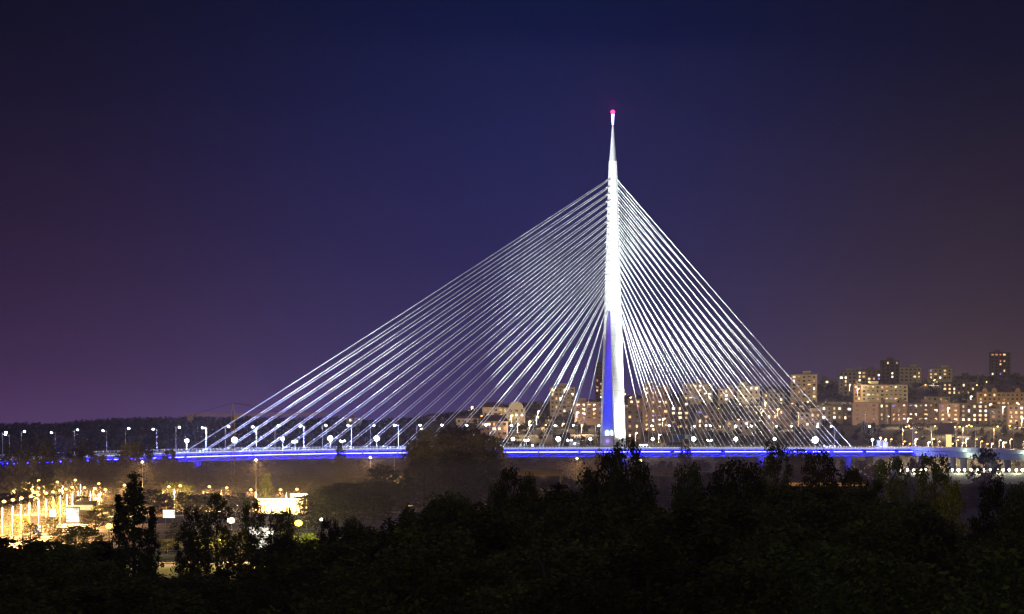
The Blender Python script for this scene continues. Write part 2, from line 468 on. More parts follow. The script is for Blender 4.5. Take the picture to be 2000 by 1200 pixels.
# stay cables
VB = 5.4
T_L = [t_of(x, -VB) for x in np.linspace(365, 1098, 20)]
T_R = [t_of(x, -VB) for x in np.linspace(1632, 1262, 20)]
for side, TT in ((-1, T_L), (1, T_R)):
    for i, t in enumerate(TT):
        hp = 139.5 - (139.5 - 73) * (i / 19) ** .97
        for sv in (1, -1):
            c = MB()
            top = B(side * (prad(hp) - .35) * .9, sv * .7, ZC + hp)
            bot = B(t, sv * VB, road_z(t) + .3)
            r0 = .15 if side < 0 else .17; ln = (top - bot).length; cp = [0, 2.2 / ln, 2.25 / ln, .25, .5, .75, 1 - 3.2 / ln, 1 - 3.15 / ln, 1]
            sag = .0022 * ln
            pts = [bot.lerp(top, q) - Vector((0, 0, sag * 4 * q * (1 - q))) for q in cp]
            c.tube(pts, [.38, .34, r0, r0, r0, r0, r0, .34, .34], 8)
            bb(c, 'stay_cable', M['cable'])
# end pier and main pier blocks in the water meadow
for t in (-455, -335, 120, 200):
    pm = MB()
    for vv in (-6, 6):
        c = B(t, vv, 0); zz = road_z(t) - 4.8
        pm.lathe([(-.5, 2.2), (zz * .6, 1.8), (zz + .02, 2.4)], 14, c)
    bb(pm, 'pier', M['concrete'])

# ------------------------------------------------------------------ lamps on the bridge
def street_lamp(name, hgt, arm, headmat, r=.34, polemat='pole', pr=.17):
    """pole at the origin, arm along +X"""
    root = thing(name, '', 'street lamp')
    m = MB(); m.lathe([(0, pr * 1.6), (.5, pr * 1.6), (.52, pr), (hgt, pr * .65)], 8); m.build('pole', M[polemat], root)
    m = MB(); m.tube([(0, 0, hgt - .1), (arm * .5, 0, hgt + .18), (arm, 0, hgt + .2)], pr * .5, 6); m.build('arm', M[polemat], root)
    m = MB(); m.box((arm + .35, 0, hgt + .22), (1.0, .42, .16)); hd = m.build('lamp_head', M['dark'], root)
    m = MB(); m.ball((arm + .35, 0, hgt + .02), r, 8, 6, .7); m.build('lens', headmat, hd)
    return root
proto_cold = street_lamp('street_lamp', 11.6, 1.9, M['cold'], .5)
k_cold = kids_of(proto_cold)
far_px = [5, 41.5, 145, 245, 343.5, 440, 537, 630, 723.5, 814, 905, 992, 1078, 1163, 1267, 1350, 1430, 1510, 1590, 1665, 1742]
near_px = [18, 107.5, 208, 306, 402.5, 500.5, 593.5, 686.5, 778, 870, 956, 1042, 1127, 1314, 1394, 1474, 1552, 1630, 1705]
first = True
for row, pxs, vv, rz in (('far', far_px, -21.3, TH - math.pi / 2), ('near', near_px, 21.3, TH + math.pi / 2)):
    il = ir = 0
    left = [x for x in pxs if x < 1200]; right = [x for x in pxs if x >= 1200]
    for x in pxs:
        t = t_of(x, vv)
        if t > 240: continue
        o = proto_cold if first else copy_tree(proto_cold, k_cold); first = False
        o.location = B(t, vv, road_z(t)); o.rotation_euler.z = rz
        if x < 1200: s = f"{ordi(len(left) - 1 - left.index(x))} left of the pylon"
        else: s = f"{ordi(right.index(x))} right of the pylon"
        tag(o, f"white street lamp on the {row} edge of the bridge deck, {s}", 'street lamp', 'street lamps along the bridge')

# floodlights on the deck
def flood_mast(hgt, r):
    root = thing('floodlight', '', 'floodlight')
    m = MB(); m.lathe([(0, .2), (.3, .2), (.32, .11), (hgt, .09)], 8); m.build('pole', M['pole'], root)
    m = MB(); m.box((0, r * .6 + .15, hgt + .1), (r * 1.5, .3, r * 1.5)); m.tube([(0, 0, hgt - .1), (0, .3, hgt + .1)], .08, 6); hd = m.build('housing', M['dark'], root)
    m = MB(); m.ball((0, -.05, hgt + .1), r, 12, 8); m.build('lens', M['flood'], hd)
    return root
FL = [(365, 0.94, 862), (458, 1.25, 860), (552, 0.72, 858), (645, 1.2, 857), (736, 1.2, 857), (1002, 0.76, 858), (1090, 1.1, 858), (1153, 0.65, 858),
      (1275, 0.68, 858), (1355, 1.04, 858), (1437, 0.97, 858.5), (1513, 0.72, 858), (1592, 1.6, 860), (1704, 0.65, 860)]
FV = 18.0
fl_names = ['at the far left end of the stay cables', 'beside the crane mast', 'small, between two bright ones left of the dark trees', 'second bright one left of the dark riverside trees', 'just left of the dark riverside trees',
            'right of the dark riverside trees', 'left of the white cabin', 'small, between the white cabin and the pylon', 'first right of the pylon', 'beside the road sign gantry',
            'third right of the pylon', 'dim, fourth right of the pylon', 'brightest of all, near the right cable ends', 'small, near the end pillar']
for (x, r, y), nm in zip(FL, fl_names):
    t = t_of(x, FV); zr = road_z(t); d = B(t, FV).y
    zt = ZC + (HY - y) / F * d
    o = flood_mast(zt - zr, r); o.location = B(t, FV, zr)
    tag(o, f"white floodlight on the bridge deck, {nm}", 'floodlight', 'floodlights on the bridge deck')
    if -400 < t < 225:
        L = B(t, FV + 1, zt + .2)
        e = min(math.radians(86), math.atan(72 / max(abs(t), 1)) + math.radians(31))
        tgt = B(t * (1 - math.cos(e)), FV * .35, zt + abs(t) * math.sin(e)) if abs(t) > 40 else B(t * 1.5, 2, zt + 60)
        lamp('floodlight_beam', 'SPOT', L - o.location, P_FLOOD * (.6 if t > 0 else 1.15), (.9, .97, 1), o, tgt - o.location, .8, 64, 1.0)
        if abs(t) > 120: lamp('floodlight_glow', 'POINT', L - o.location, 2.2e5 * r ** 2, (.3, .38, 1), o, None, .8)  # extra blue point light, added for a halo in the haze
        if abs(t) > 90: lamp('floodlight_beam', 'SPOT', L - o.location, 3.5e4, (.9, .97, 1), o, B(t - math.copysign(6, t), 0, zt + 14) - o.location, .8, 150, .5)
        if abs(t) > 90:
            hm_ = 112; half = math.atan((hm_ - 70) / math.hypot(t, hm_))
            lamp('floodlight_beam', 'SPOT', L - o.location, P_PYLON, (.9, 1, .93), o, B(0, 0, ZC + hm_) - o.location, .6, math.degrees(half) * 2, .7)
# floods at the near foot of the pylon
for k, (tt, nm) in enumerate(((-2.6, 'left'), (0, 'middle'), (2.6, 'right'))):
    o = flood_mast(1.2, .45); o.location = B(tt, 20.5, road_z(tt)); 
    tag(o, f"low floodlight at the near foot of the pylon, {nm} of three", 'floodlight', 'floodlights at the foot of the pylon')
    L = B(tt, 20.5, road_z(tt) + 1.6)
    lamp('floodlight_beam', 'SPOT', L - o.location, 1.2e5, (.95, 1, .97), o, B(0, 6, ZC + 22) - o.location, .4, 100, .8)
    lamp('floodlight_beam', 'SPOT', L - o.location, 1.0e6, (.85, 1, .92), o, B(0, 1, ZC + 98) - o.location, .4, 26, 1.0)
o = flood_mast(1.2, .4); o.location = B(-46, -17, road_z(-46))  # unseen flood added to brighten the rim of the back leg
tag(o, 'added low floodlight on the far deck edge, aimed at the back leg of the pylon', 'floodlight', 'floodlights at the foot of the pylon')
lamp('floodlight_beam', 'SPOT', (0, 0, 1.7), 4.5e4, (.95, 1, .97), o, B(-5, -4, ZC + 34) - o.location, .4, 70, .7)
# double-headed deck lanterns
def twin_lantern():
    root = thing('twin_lantern', '', 'street lamp')
    m = MB(); m.lathe([(0, .16), (3.8, .09)], 8); m.build('pole', M['pole'], root)
    for sx in (-1, 1):
        m = MB(); m.tube([(0, 0, 3.5), (sx * .9, 0, 3.9)], .06, 6); m.ball((sx * .95, 0, 3.95), .42, 8, 6, .8); m.build('lantern', M['cold'], root)
    return root
for x, nm in ((576, 'between two floodlights left of the dark trees'), (669, 'left of a low tree before the deck'), (1028, 'left of the white cabin'), (1112, 'directly beside the white cabin'), (1386, 'right of the road sign gantry')):
    o = twin_lantern(); t = t_of(x, 12); o.location = B(t, 12, road_z(t))
    tag(o, f"short twin-headed white lantern on the bridge, {nm}", 'street lamp', 'twin lanterns on the bridge')
# white cabin
t = t_of(1122, 14); c0 = B(t, 14, road_z(t))
cab = thing('site_cabin', 'bright white box cabin with overhanging flat roof on the bridge left of the pylon', 'cabin', c0, TH)
m = MB(); m.box((0, 0, 1.8), (5.6, 2.6, 3.6)); m.build('cabin_wall', M['white'], cab)
m = MB(); m.box((1.2, 0, 3.73), (9.2, 3.2, .22)); m.build('roof', M['white'], cab)
m = MB(); m.box((.6, -1.33, 1.1), (1.0, .06, 2.1)); m.build('door', M['grey'], cab)
m = MB(); m.box((-1.4, -1.33, 2.1), (1.4, .06, 1.0)); m.build('window', M['canopyglow'], cab)
# gantry with road signs
t = t_of(1330, 5); c0 = B(t, 5, road_z(t))
gn = thing('sign_gantry', 'overhead road sign gantry on the bridge with a blue board and a white panel', 'road sign', c0, 0)
m = MB(); m.box((-4.6, 0, 3.3), (.4, .4, 6.6)); m.build('post', M['pole'], gn)
m = MB(); m.box((4.6, 0, 3.3), (.4, .4, 6.6)); m.build('post', M['pole'], gn)
m = MB(); m.box((0, 0, 6.8), (9.8, .4, .4)); m.build('crossbar', M['pole'], gn)
m = MB(); m.box((-1.3, -.3, 5.6), (5.4, .15, 2.2)); m.build('sign_board', mat('blue_sign', (.05, .12, .5), .5, .05), gn)
m = MB(); m.box((3.0, -.3, 5.7), (2.0, .15, 1.9)); m.build('sign_panel', M['white'], gn)
# dark parked lorry-like mound of site vehicles behind the railing
t = t_of(1318, 16); c0 = B(t, 16, road_z(t))
vt = thing('bus', 'dark low bus standing on the bridge deck behind the railing below the sign gantry', 'bus', c0, TH)
m = MB(); prof = [(-5.6, .5), (-5.6, 2.6), (-5.2, 3.1), (5.0, 3.1), (5.6, 2.4), (5.7, .5)]; m.prism(prof, -1.25, 1.25); m.build('body', M['dark'], vt)
for wx in (-3.6, 3.4):
    m = MB(); m.tube([(wx, -1.3, .5), (wx, 1.3, .5)], .5, 14); m.build('wheel', M['asphalt'], vt)
m = MB(); m.box((0, -1.27, 2.3), (9.8, .05, .8)); m.build('window_band', M['glass'], vt)

# end pillars of the cable-stayed part
for x, w, hgt, mm, nm in ((1720, 2.3, 4.8, 'grey', 'square blue-grey pillar with a lamp at the end of the blue deck'), (1730, 1.4, 3.9, 'white', 'slim bright white pillar with a lamp beside the grey pillar')):
    t = t_of(x, 20); c0 = B(min(t, 252), 20, road_z(t))
    c0 = P(x, 878, 3770)
    pl = thing('end_pillar', nm, 'pillar', c0, TH)
    m = MB(); m.add([(-w, -w * .6, 0), (w, -w * .6, 0), (w, w * .6, 0), (-w, w * .6, 0), (-w * .8, -w * .5, hgt), (w * .8, -w * .5, hgt), (w * .8, w * .5, hgt), (-w * .8, w * .5, hgt)],
                     [(3, 2, 1, 0), (4, 5, 6, 7), (0, 1, 5, 4), (1, 2, 6, 5), (2, 3, 7, 6), (3, 0, 4, 7)]); m.build('shaft', M[mm], pl)
    m = MB(); m.box((0, 0, hgt + .1), (w * 1.9, w * 1.2, .2)); m.build('cap', M['concrete'], pl)
    m = MB(); m.lathe([(0, .12), (.9, .1)], 8, (0, 0, hgt + .2)); m.ball((0, 0, hgt + 1.4), .6, 8, 6); m.build('lamp', M['sodium_pale'], pl)

# ------------------------------------------------------------------ approach viaduct, bending towards the viewer
VP = [(1716, 3795), (1760, 3800), (1800, 3790), (1850, 3740), (1900, 3660), (1950, 3560), (2000, 3450), (2060, 3320), (2140, 3150)]
VY = [874.3, 875, 876, 877, 878.5, 880, 882, 884, 888]
path = [P(x, y, d) for (x, d), y in zip(VP, VY)]
via = thing('approach_viaduct', 'pale green-lit approach viaduct curving away from the blue bridge deck on concrete piers', 'viaduct', (0, 0, 0))
def sweep(prof, pts):
    mb = MB(); n = len(prof); vs = []
    for i, p in enumerate(pts):
        t = (pts[min(i + 1, len(pts) - 1)] - pts[max(i - 1, 0)]); t.z = 0; t.normalize()
        nrm = Vector((t.y, -t.x, 0))
        for a, z in prof: vs.append(p + nrm * a + Vector((0, 0, z)))
    fs = [(j * n + k, j * n + (k + 1) % n, (j + 1) * n + (k + 1) % n, (j + 1) * n + k) for j in range(len(pts) - 1) for k in range(n)]
    return mb.add(vs, fs + [tuple(range(n)), tuple((len(pts) - 1) * n + k for k in range(n))])
sweep([(12, 0), (12, -1.0), (10.2, -1.3), (9.6, -4.2), (-9.6, -4.2), (-10.2, -1.3), (-12, -1), (-12, 0)], path).build('girder', M['concrete'], via)
sweep([(9, .03), (9, .0), (-9, 0), (-9, .03)], [p + Vector((0, 0, .01)) for p in path]).build('road_surface', M['asphalt'], via)
for a in (11.7, -11.7):
    sweep([(a + .12, .9), (a + .12, .05), (a - .12, .05), (a - .12, .9)], path).build('parapet', M['concrete'], via)
for x in (1756, 1806, 1868, 1889, 1946, 1975):
    i = np.interp(x, [q[0] for q in VP], range(len(VP))); a, b_ = path[int(i)], path[min(int(i) + 1, len(path) - 1)]
    c = a.lerp(b_, i - int(i)); m = MB(); m.lathe([(-.5, 1.6), (c.z - 4.25, 1.6)], 12, (c.x - 2, c.y - 4, 0)); m.build('pier', M['concrete'], via)
    m = MB()
# amber lamps along the viaduct
proto_amber = street_lamp('street_lamp', 10.6, 1.7, M['sodium'], .5)
tag(proto_amber, 'x', 'street lamp'); k_amber = kids_of(proto_amber)
proto_used = False
def amber(x, ytop, d, hgt, rz, label, group, power=P_SODIUM, proto=None, kk=None, col=(1, .55, .18), zbase=None):
    global proto_used
    if proto is None:
        o = copy_tree(proto_amber, k_amber) if proto_used else proto_amber; proto_used = True
    else: o = copy_tree(proto, kk)
    p = P(x, ytop, d)
    o.location = (p.x, p.y, p.z - hgt); o.rotation_euler.z = rz
    o.scale = (1, 1, 1)
    tag(o, label, 'street lamp', group)
    if power:
        q = Vector((o.location.x + 1.7 * math.cos(rz), o.location.y + 1.7 * math.sin(rz), p.z - .3)); lamp('lamp_light', 'SPOT', q, power, col, None, q - Vector((0, 0, 5)), .4, 158, .35)
    return o
for k, (x, y, d, rz) in enumerate([(1763, 834, 3815, 0), (1783, 833, 3780, math.pi), (1819, 833, 3795, 0), (1867, 834, 3745, 0), (1880.6, 833, 3680, 0), (1905, 833, 3670, math.pi), (1941, 833.5, 3590, 0), (1980, 832, 3480, math.pi)]):
    amber(x, y, d, 10.6, rz, f"amber street lamp on the approach viaduct, {ordi(k)} from the bridge end", 'amber lamps on the approach viaduct', 4.5e4 if k % 2 == 0 else 0)
proto_low = street_lamp('street_lamp', 5.2, .5, M['sodium'], .55); k_low = kids_of(proto_low)
low_used = False
def low(x, y, d, label, group, power=0, matn=None, hgt=5.2):
    global low_used
    o = proto_low if not low_used else copy_tree(proto_low, k_low); low_used = True
    p = P(x, y, d); o.location = (p.x - .5, p.y, p.z - hgt)
    tag(o, label, 'street lamp', group)
    if power: lamp('lamp_light', 'POINT', (p.x, p.y - 1.5, p.z), power, (1, .66, .36), None, None, .6)
    return o
for k, (x, y, d) in enumerate([(1790, 858, 3860), (1815, 864, 3850), (1889, 857, 3780), (1938, 867, 3720), (1960, 865, 3690)]):
    low(x, y, d, ['low amber lamp behind the viaduct railing, beside the end pillars', 'brightest low amber lamp behind the viaduct railing', 'low amber lamp right of the lit yellow kiosk', 'small low amber lamp behind the viaduct left of a bright pair', 'low amber lamp near the right end of the viaduct'][k], 'low amber lamps behind the viaduct', 3e4)
# lit kiosk tower and unlit hoarding behind the viaduct
kz = P(1853, 877, 3850)
ks = thing('lit_kiosk', 'tall pale yellow lit sign block standing behind the viaduct below the dark hoarding', 'kiosk', kz)
m = MB(); m.box((0, 0, 4), (3.0, 2, 8)); m.build('body', M['signamber'], ks); m = MB(); m.box((0, 0, 8.2), (3.6, 2.6, .4)); m.build('roof', M['dark'], ks)
hz = P(1848, 877, 3950)
ho = thing('hoarding', 'large unlit dark hoarding board on two posts behind the viaduct lamps', 'billboard', hz)
m = MB(); m.box((0, 0, 11.5), (9.5, .5, 6.4)); m.build('board', M['darkwall'], ho)
for sx in (-3, 3):
    m = MB(); m.box((sx, .5, 6), (.5, .5, 12)); m.build('post', M['pole'], ho)

# ------------------------------------------------------------------ trees
def leaf_cloud(centers, radii, per, size, rng, flat=.8):
    """many small leaf faces scattered through clumps -> verts, faces"""
    n = len(centers) * per
    c = np.repeat(centers, per, axis=0); r = np.repeat(radii, per)
    p = rng.normal(size=(n, 3)); p /= np.linalg.norm(p, axis=1)[:, None]
    p *= (rng.random(n) ** .5 * r)[:, None]; p[:, 2] *= flat
    p += c
    a = rng.normal(size=(n, 3)); a /= np.linalg.norm(a, axis=1)[:, None]
    b = np.cross(a, rng.normal(size=(n, 3))); b /= np.linalg.norm(b, axis=1)[:, None]
    s = size * (.6 + .8 * rng.random(n))[:, None]
    a *= s; b *= s * .62
    v = np.stack([p - a, p + b * .9, p + a, p - b * .9], 1).reshape(-1, 3)
    f = np.arange(n * 4).reshape(-1, 4)
    return v, f
def np_mesh(name, v, f, m):
    me = bpy.data.meshes.new(name)
    me.vertices.add(len(v)); me.vertices.foreach_set('co', v.astype(np.float32).ravel())
    me.loops.add(f.size); me.loops.foreach_set('vertex_index', f.astype(np.int32).ravel())
    me.polygons.add(len(f)); me.polygons.foreach_set('loop_start', (np.arange(len(f)) * f.shape[1]).astype(np.int32))
    me.update(calc_edges=True); me.materials.append(m)
    return me
def tree_proto(kind, seed, leafm, clumps, per, size):
    """unit: 20 m tall, crown about 9 m wide (poplar about 5)"""
    rng = np.random.default_rng(seed)
    mb = MB()
    cs = []; rs = []
    if kind == 'broad':
        mb.lathe([(0, .42), (1, .34), (6, .26), (13, .14), (17.5, .05)], 7)
        for i in range(11):
            z = 4.5 + i * 1.05; an = rng.random() * 6.28; L = (4.2 - abs(z - 9) * .28) * (.7 + .4 * rng.random())
            e = np.array([math.cos(an) * L, math.sin(an) * L, z + 1.2 + 2.2 * rng.random()])
            mb.tube([(0, 0, z), e * np.array([.5, .5, 1]) - np.array([0, 0, .8]), e], [.14, .09, .03], 5)
        for _ in range(clumps):
            z = 3.2 + 16 * rng.random(); q = (z - 3.2) / 16
            R = 5.0 * math.sqrt(max(.05, 1 - ((q - .45) / .6) ** 2)) * (.82 + .34 * rng.random())
            an = rng.random() * 6.28; rr_ = R * (.35 + .65 * rng.random() ** .6)
            cs.append((math.cos(an) * rr_, math.sin(an) * rr_, z)); rs.append(.8 + .8 * rng.random())
    elif kind == 'poplar':
        mb.lathe([(0, .4), (1, .32), (10, .2), (18.5, .04)], 7)
        for i in range(12):
            z = 3 + i * 1.2; an = rng.random() * 6.28; L = 1.5 * (.6 + .5 * rng.random())
            mb.tube([(0, 0, z), (math.cos(an) * L * .7, math.sin(an) * L * .7, z + 1.2), (math.cos(an) * L, math.sin(an) * L, z + 3)], [.1, .07, .02], 5)
        for _ in range(clumps):
            z = 1.8 + 18 * rng.random(); q = (z - 1.8) / 18
            R = 2.7 * min(1, (1 - q) * 1.5) ** .75 * min(1, .55 + q * 1.6) * (.8 + .4 * rng.random())
            an = rng.random() * 6.28; rr_ = R * (.2 + .8 * rng.random() ** .6)
            cs.append((math.cos(an) * rr_, math.sin(an) * rr_, z)); rs.append(.5 + .5 * rng.random())
    else:                                                    # 'conic'
        mb.lathe([(0, .4), (1, .3), (10, .18), (19, .03)], 7)
        for i in range(12):
            z = 3 + i * 1.25; an = rng.random() * 6.28; L = 3.4 * (1 - z / 21)
            mb.tube([(0, 0, z), (math.cos(an) * L, math.sin(an) * L, z + .8)], [.09, .02], 5)
        for _ in range(clumps):
            z = 2 + 18 * rng.random(); q = (z - 2) / 18
            R = (4.3 * (1 - q) ** .8 + .25) * (.75 + .5 * rng.random())
            an = rng.random() * 6.28; rr_ = R * (.3 + .7 * rng.random() ** .6)
            cs.append((math.cos(an) * rr_, math.sin(an) * rr_, z)); rs.append(.55 + .6 * rng.random() * (1 - q * .5))
    v, f = leaf_cloud(np.array(cs), np.array(rs), per, size, rng)
    return mb.mesh('trunk', M['bark']), np_mesh('crown', v, f, leafm)
NEAR = {'broad': [tree_proto('broad', 100 + i, M['leaf'], 150, 46, .24) for i in range(5)],
        'poplar': [tree_proto('poplar', 200 + i, M['leaf_poplar'], 150, 40, .2) for i in range(3)],
        'conic': [tree_proto('conic', 300 + i, M['leaf'], 150, 42, .22) for i in range(3)]}
FARP = {'broad': [tree_proto('broad', 400 + i, M['leaf_far'], 120, 20, .42) for i in range(5)],
        'poplar': [tree_proto('poplar', 500 + i, M['leaf_far'], 90, 18, .36) for i in range(2)]}
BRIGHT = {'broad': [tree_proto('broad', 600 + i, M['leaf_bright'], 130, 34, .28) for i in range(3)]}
TREE_W = {'broad': 10.5, 'poplar': 6.0, 'conic': 8.6}
def tree(lib, kind, px, ytop, d, wpx, label, group, zg=0.0, name=None):
    p = P(px, ytop, d); hgt = max(3.0, p.z - zg); wid = wpx * d / F
    tr_, cr = random.choice(lib[kind])
    nm = name or {'broad': 'broadleaf_tree', 'poplar': 'poplar_tree', 'conic': 'conical_tree'}[kind]
    o = thing(nm, label, 'tree', (p.x, d, zg), random.random() * 6.28, group)
    sxy = wid / TREE_W[kind]
    o.scale = (sxy, sxy, hgt / 20.3)
    put('trunk', tr_, o); put('crown', cr, o)
    return o

# the dark foreground wood: contour of its top in the photo
CX = [-60, 0, 60, 110, 160, 215, 250, 300, 340, 400, 450, 500, 560, 600, 640, 690, 740, 780, 830, 880, 930, 970, 1030, 1080, 1130, 1160, 1250, 1290, 1320, 1375, 1400, 1470, 1550, 1660, 1700, 1770, 1800, 1850, 1870, 1890, 1915, 1935, 2000, 2060]
CYY = [1045, 1042, 1050, 1045, 1040, 1045, 1062, 1098, 1122, 1122, 1105, 1070, 1062, 1032, 1018, 1012, 1022, 1000, 974, 962, 966, 950, 952, 946, 932, 925, 940, 965, 950, 940, 938, 930, 940, 945, 945, 960, 985, 1000, 1010, 1040, 1020, 945, 945, 945]
def con(x): return float(np.interp(x, CX, CYY))
GW = 'trees of the dark foreground wood'
peaks = [('poplar', 262, 920, 860, 104, 'tall black poplar standing alone before the lit yard'),
         ('poplar', 232, 962, 885, 54, 'shorter poplar pressed against the tall black poplar'),
         ('poplar', 297, 985, 850, 52, 'black poplar on the lamp side of the tall poplar'),
         ('broad', 378, 985, 1020, 66, 'dark open-crowned tree between the poplar and the orange floodlight'),
         ('broad', 424, 958, 1060, 69, 'dense dark tree standing directly above the orange floodlight'),
         ('broad', 366, 1030, 960, 60, 'thin dark tree with bare stems below the open-crowned tree'),
         ('broad', 492, 972, 1040, 64, 'dark leafy tree right beside the orange floodlight'),
         ('broad', 548, 988, 1030, 67, 'dark leafy tree just before the yellow floodlight'),
         ('broad', 470, 1035, 980, 90, 'dark leafy tree in front of the made-up white hall'),
         ('broad', 545, 1040, 960, 90, 'dark leafy tree below the yellow floodlight'),
         ('broad', 645, 1008, 900, 55, 'small dark tree right of the yellow floodlight'),
         ('broad', 690, 1006, 900, 60, 'small dark tree left of the pale grey bush'),
         ('broad', 810, 980, 800, 110, 'dark tree at the shoulder where the wood rises'),
         ('broad', 880, 958, 780, 150, 'broad round black tree left of the orange-lit building'),
         ('broad', 998, 904, 900, 88, 'black tree with a rounded top left of the pylon'),
         ('broad', 972, 936, 905, 56, 'narrow black tree touching the round-topped one'),
         ('broad', 1036, 920, 890, 40, 'slim small tree before the orange-lit wall'),
         ('broad', 1158, 900, 820, 95, 'dark tree on the left flank of the tall tree below the pylon'),
         ('broad', 1190, 868, 815, 84, 'dark leafy tree just left of the tall tree below the pylon'),
         ('broad', 1221, 842, 810, 92, 'tallest dark tree, standing at the foot of the pylon'),
         ('broad', 1236, 900, 800, 110, 'dark broad tree on the right flank of the tall tree below the pylon'),
         ('broad', 1347, 898, 880, 84, 'dark round-topped tree right of the pylon gap'),
         ('broad', 1440, 893, 860, 156, 'dark wide tree below the deck floodlights'),
         ('broad', 1516, 856, 1200, 72, 'tall hazy tree crossing the blue deck left of the brightest floodlight'),
         ('broad', 1600, 874, 1250, 90, 'hazy dark tree directly under the brightest floodlight'),
         ('broad', 1661, 908, 1150, 70, 'grey tree before the orange road edge'),
         ('broad', 1740, 884, 1300, 84, 'brown-lit round tree below the end pillars'),
         ('broad', 1826, 880, 1250, 92, 'dark tree rising before the row of bank lamps'),
         ('broad', 1700, 930, 900, 80, 'black tree in front of the brown round tree'),
         ('broad', 1940, 928, 820, 92, 'black tree at the right edge below the bank lamps'),
         ('broad', 1998, 936, 800, 90, 'black tree cut by the right edge of the view')]
for kd, x, y, d, w, lb in peaks:
    tree(NEAR, kd, x, y, d, w, lb, GW)
rows = [(930, 10, 30, 'back'), (760, 22, 26, 'fourth'), (640, 48, 22, 'third'), (540, 95, 18, 'second'), (455, 150, 15, 'front')]
for d, dy, n, rn in rows:
    for k in range(n):
        x = -60 + 2120 * (k + .5) / n + random.uniform(-22, 22)
        y = max(con(x), con(x - 25), con(x + 25)) - 16 + dy * random.uniform(.7, 1.25) + random.uniform(0, 14)
        kd = random.choices(['broad', 'poplar', 'conic'], [.8, .12, .08])[0]
        w = random.uniform(10.5, 14) * (.7 if kd == 'poplar' else 1) * F / d
        tree(NEAR, kd, x, y, d + random.uniform(-35, 35), w, f"dark tree in the {rn} row of the black foreground wood, {ordi(k)} from the left", GW)
# trees lit by the floodlights
tree(BRIGHT, 'broad', 326, 1052, 1385, 62, 'small yellow-green lit tree beside the foot of the tall poplar', GW, 2)
tree(BRIGHT, 'broad', 412, 1064, 1392, 90, 'green lit bush tree under the orange floodlight', GW, 2)
for x, y, d, w, lb in [(432, 1030, 1380, 46, 'yellow-lit small tree just left of the orange floodlight'), (476, 1036, 1385, 50, 'yellow-lit small tree just right of the orange floodlight'), (560, 1036, 1345, 44, 'yellow-green lit small tree just left of the yellow floodlight'), (602, 1040, 1345, 46, 'yellow-green lit small tree just right of the yellow floodlight')]:
    tree(BRIGHT, 'broad', x, y, d, w, lb, GW, 0)
tree(BRIGHT, 'broad', 170, 1025, 1250, 90, 'brown and yellow lit bushy tree left of the yellow yard lamp', GW, 0)
tree(BRIGHT, 'broad', 1857, 930, 1000, 66, 'tree lit yellow-green by a hidden lamp among the dark wood', GW, 0)

# hazy trees of the riverside in the middle distance
GM = 'hazy riverside trees before the bridge'
MX = [-60, 0, 60, 100, 150, 195, 215, 240, 262, 285, 300, 330, 350, 370, 450, 550, 640, 665, 690, 720, 780, 800, 830, 880, 930, 970, 988, 1040, 1140, 1200, 1250, 1330, 1400, 1500, 1600, 1700, 1740, 1800]
MY = [864, 862, 854, 850, 850, 866, 905, 878, 862, 870, 905, 880, 892, 900, 908, 905, 900, 898, 900, 900, 896, 850, 834, 828, 832, 848, 888, 897, 896, 897, 896, 895, 896, 895, 896, 895, 893, 905]
def mcon(x): return float(np.interp(x, MX, MY))
kk = 0
for d, dy, n, x0, x1, rn in [(3150, 0, 46, -50, 1740, 'last'), (2900, 16, 34, -40, 1740, 'third'), (2650, 30, 24, 560, 1700, 'second'), (2300, 44, 16, 620, 1250, 'first'), (2750, 40, 22, -40, 620, 'yard-side'), (2450, 47, 26, 1240, 2030, 'nearest right-hand')]:
    for k in range(n):
        x = x0 + (x1 - x0) * (k + .5) / n + random.uniform(-9, 9)
        y = mcon(x) + dy * random.uniform(.8, 1.2) + random.uniform(0, 6)
        kd = 'poplar' if random.random() < .18 else 'broad'
        w = random.uniform(11, 15) * F / d * (.6 if kd == 'poplar' else 1)
        tree(FARP, kd, x, y, d + random.uniform(-60, 60), w, f"hazy brown tree in the {rn} riverside row, {ordi(k)} from the left", GM)
for x, y, d, w, lb in [(832, 836, 3050, 60, 'dark tall tree hiding the left part of the dark gap in the deck'), (880, 828, 3060, 66, 'tallest dark tree in front of the blue deck'), (930, 832, 3050, 60, 'dark tree right beside the tallest one before the deck'), (965, 848, 3040, 46, 'lower dark tree at the end of the clump before the deck'),
                       (805, 855, 3070, 44, 'small dark tree at the left end of the clump before the deck'), (247, 862, 2900, 34, 'small dark tree before the left end of the deck'), (268, 860, 2905, 30, 'slim dark tree touching another before the left deck end'),
                       (665, 866, 3050, 26, 'little tree poking above the deck below a bright floodlight'), (332, 876, 2950, 40, 'low dark tree before the left cable ends'), (730, 962, 2050, 92, 'pale grey bushy tree behind the small dark trees'), (752, 905, 2350, 80, 'tall grey hazy tree right of the pale bush'), (905, 890, 2300, 50, 'grey hazy poplar-like tree above the round black tree'),
                       (1925, 872, 3000, 66, 'grey tree hiding part of the approach viaduct'), (1782, 893, 3100, 30, 'small grey tree below the approach viaduct'), (1170, 872, 2800, 20, 'tiny tree left of the pylon foot'), (1338, 866, 3100, 30, 'thin-crowned tree before the blue deck under the gantry'), (1560, 873, 2900, 60, 'dark tree hiding the deck left of the brightest floodlight')]:
    tree(FARP, 'broad', x, y, d, w, lb, GM)
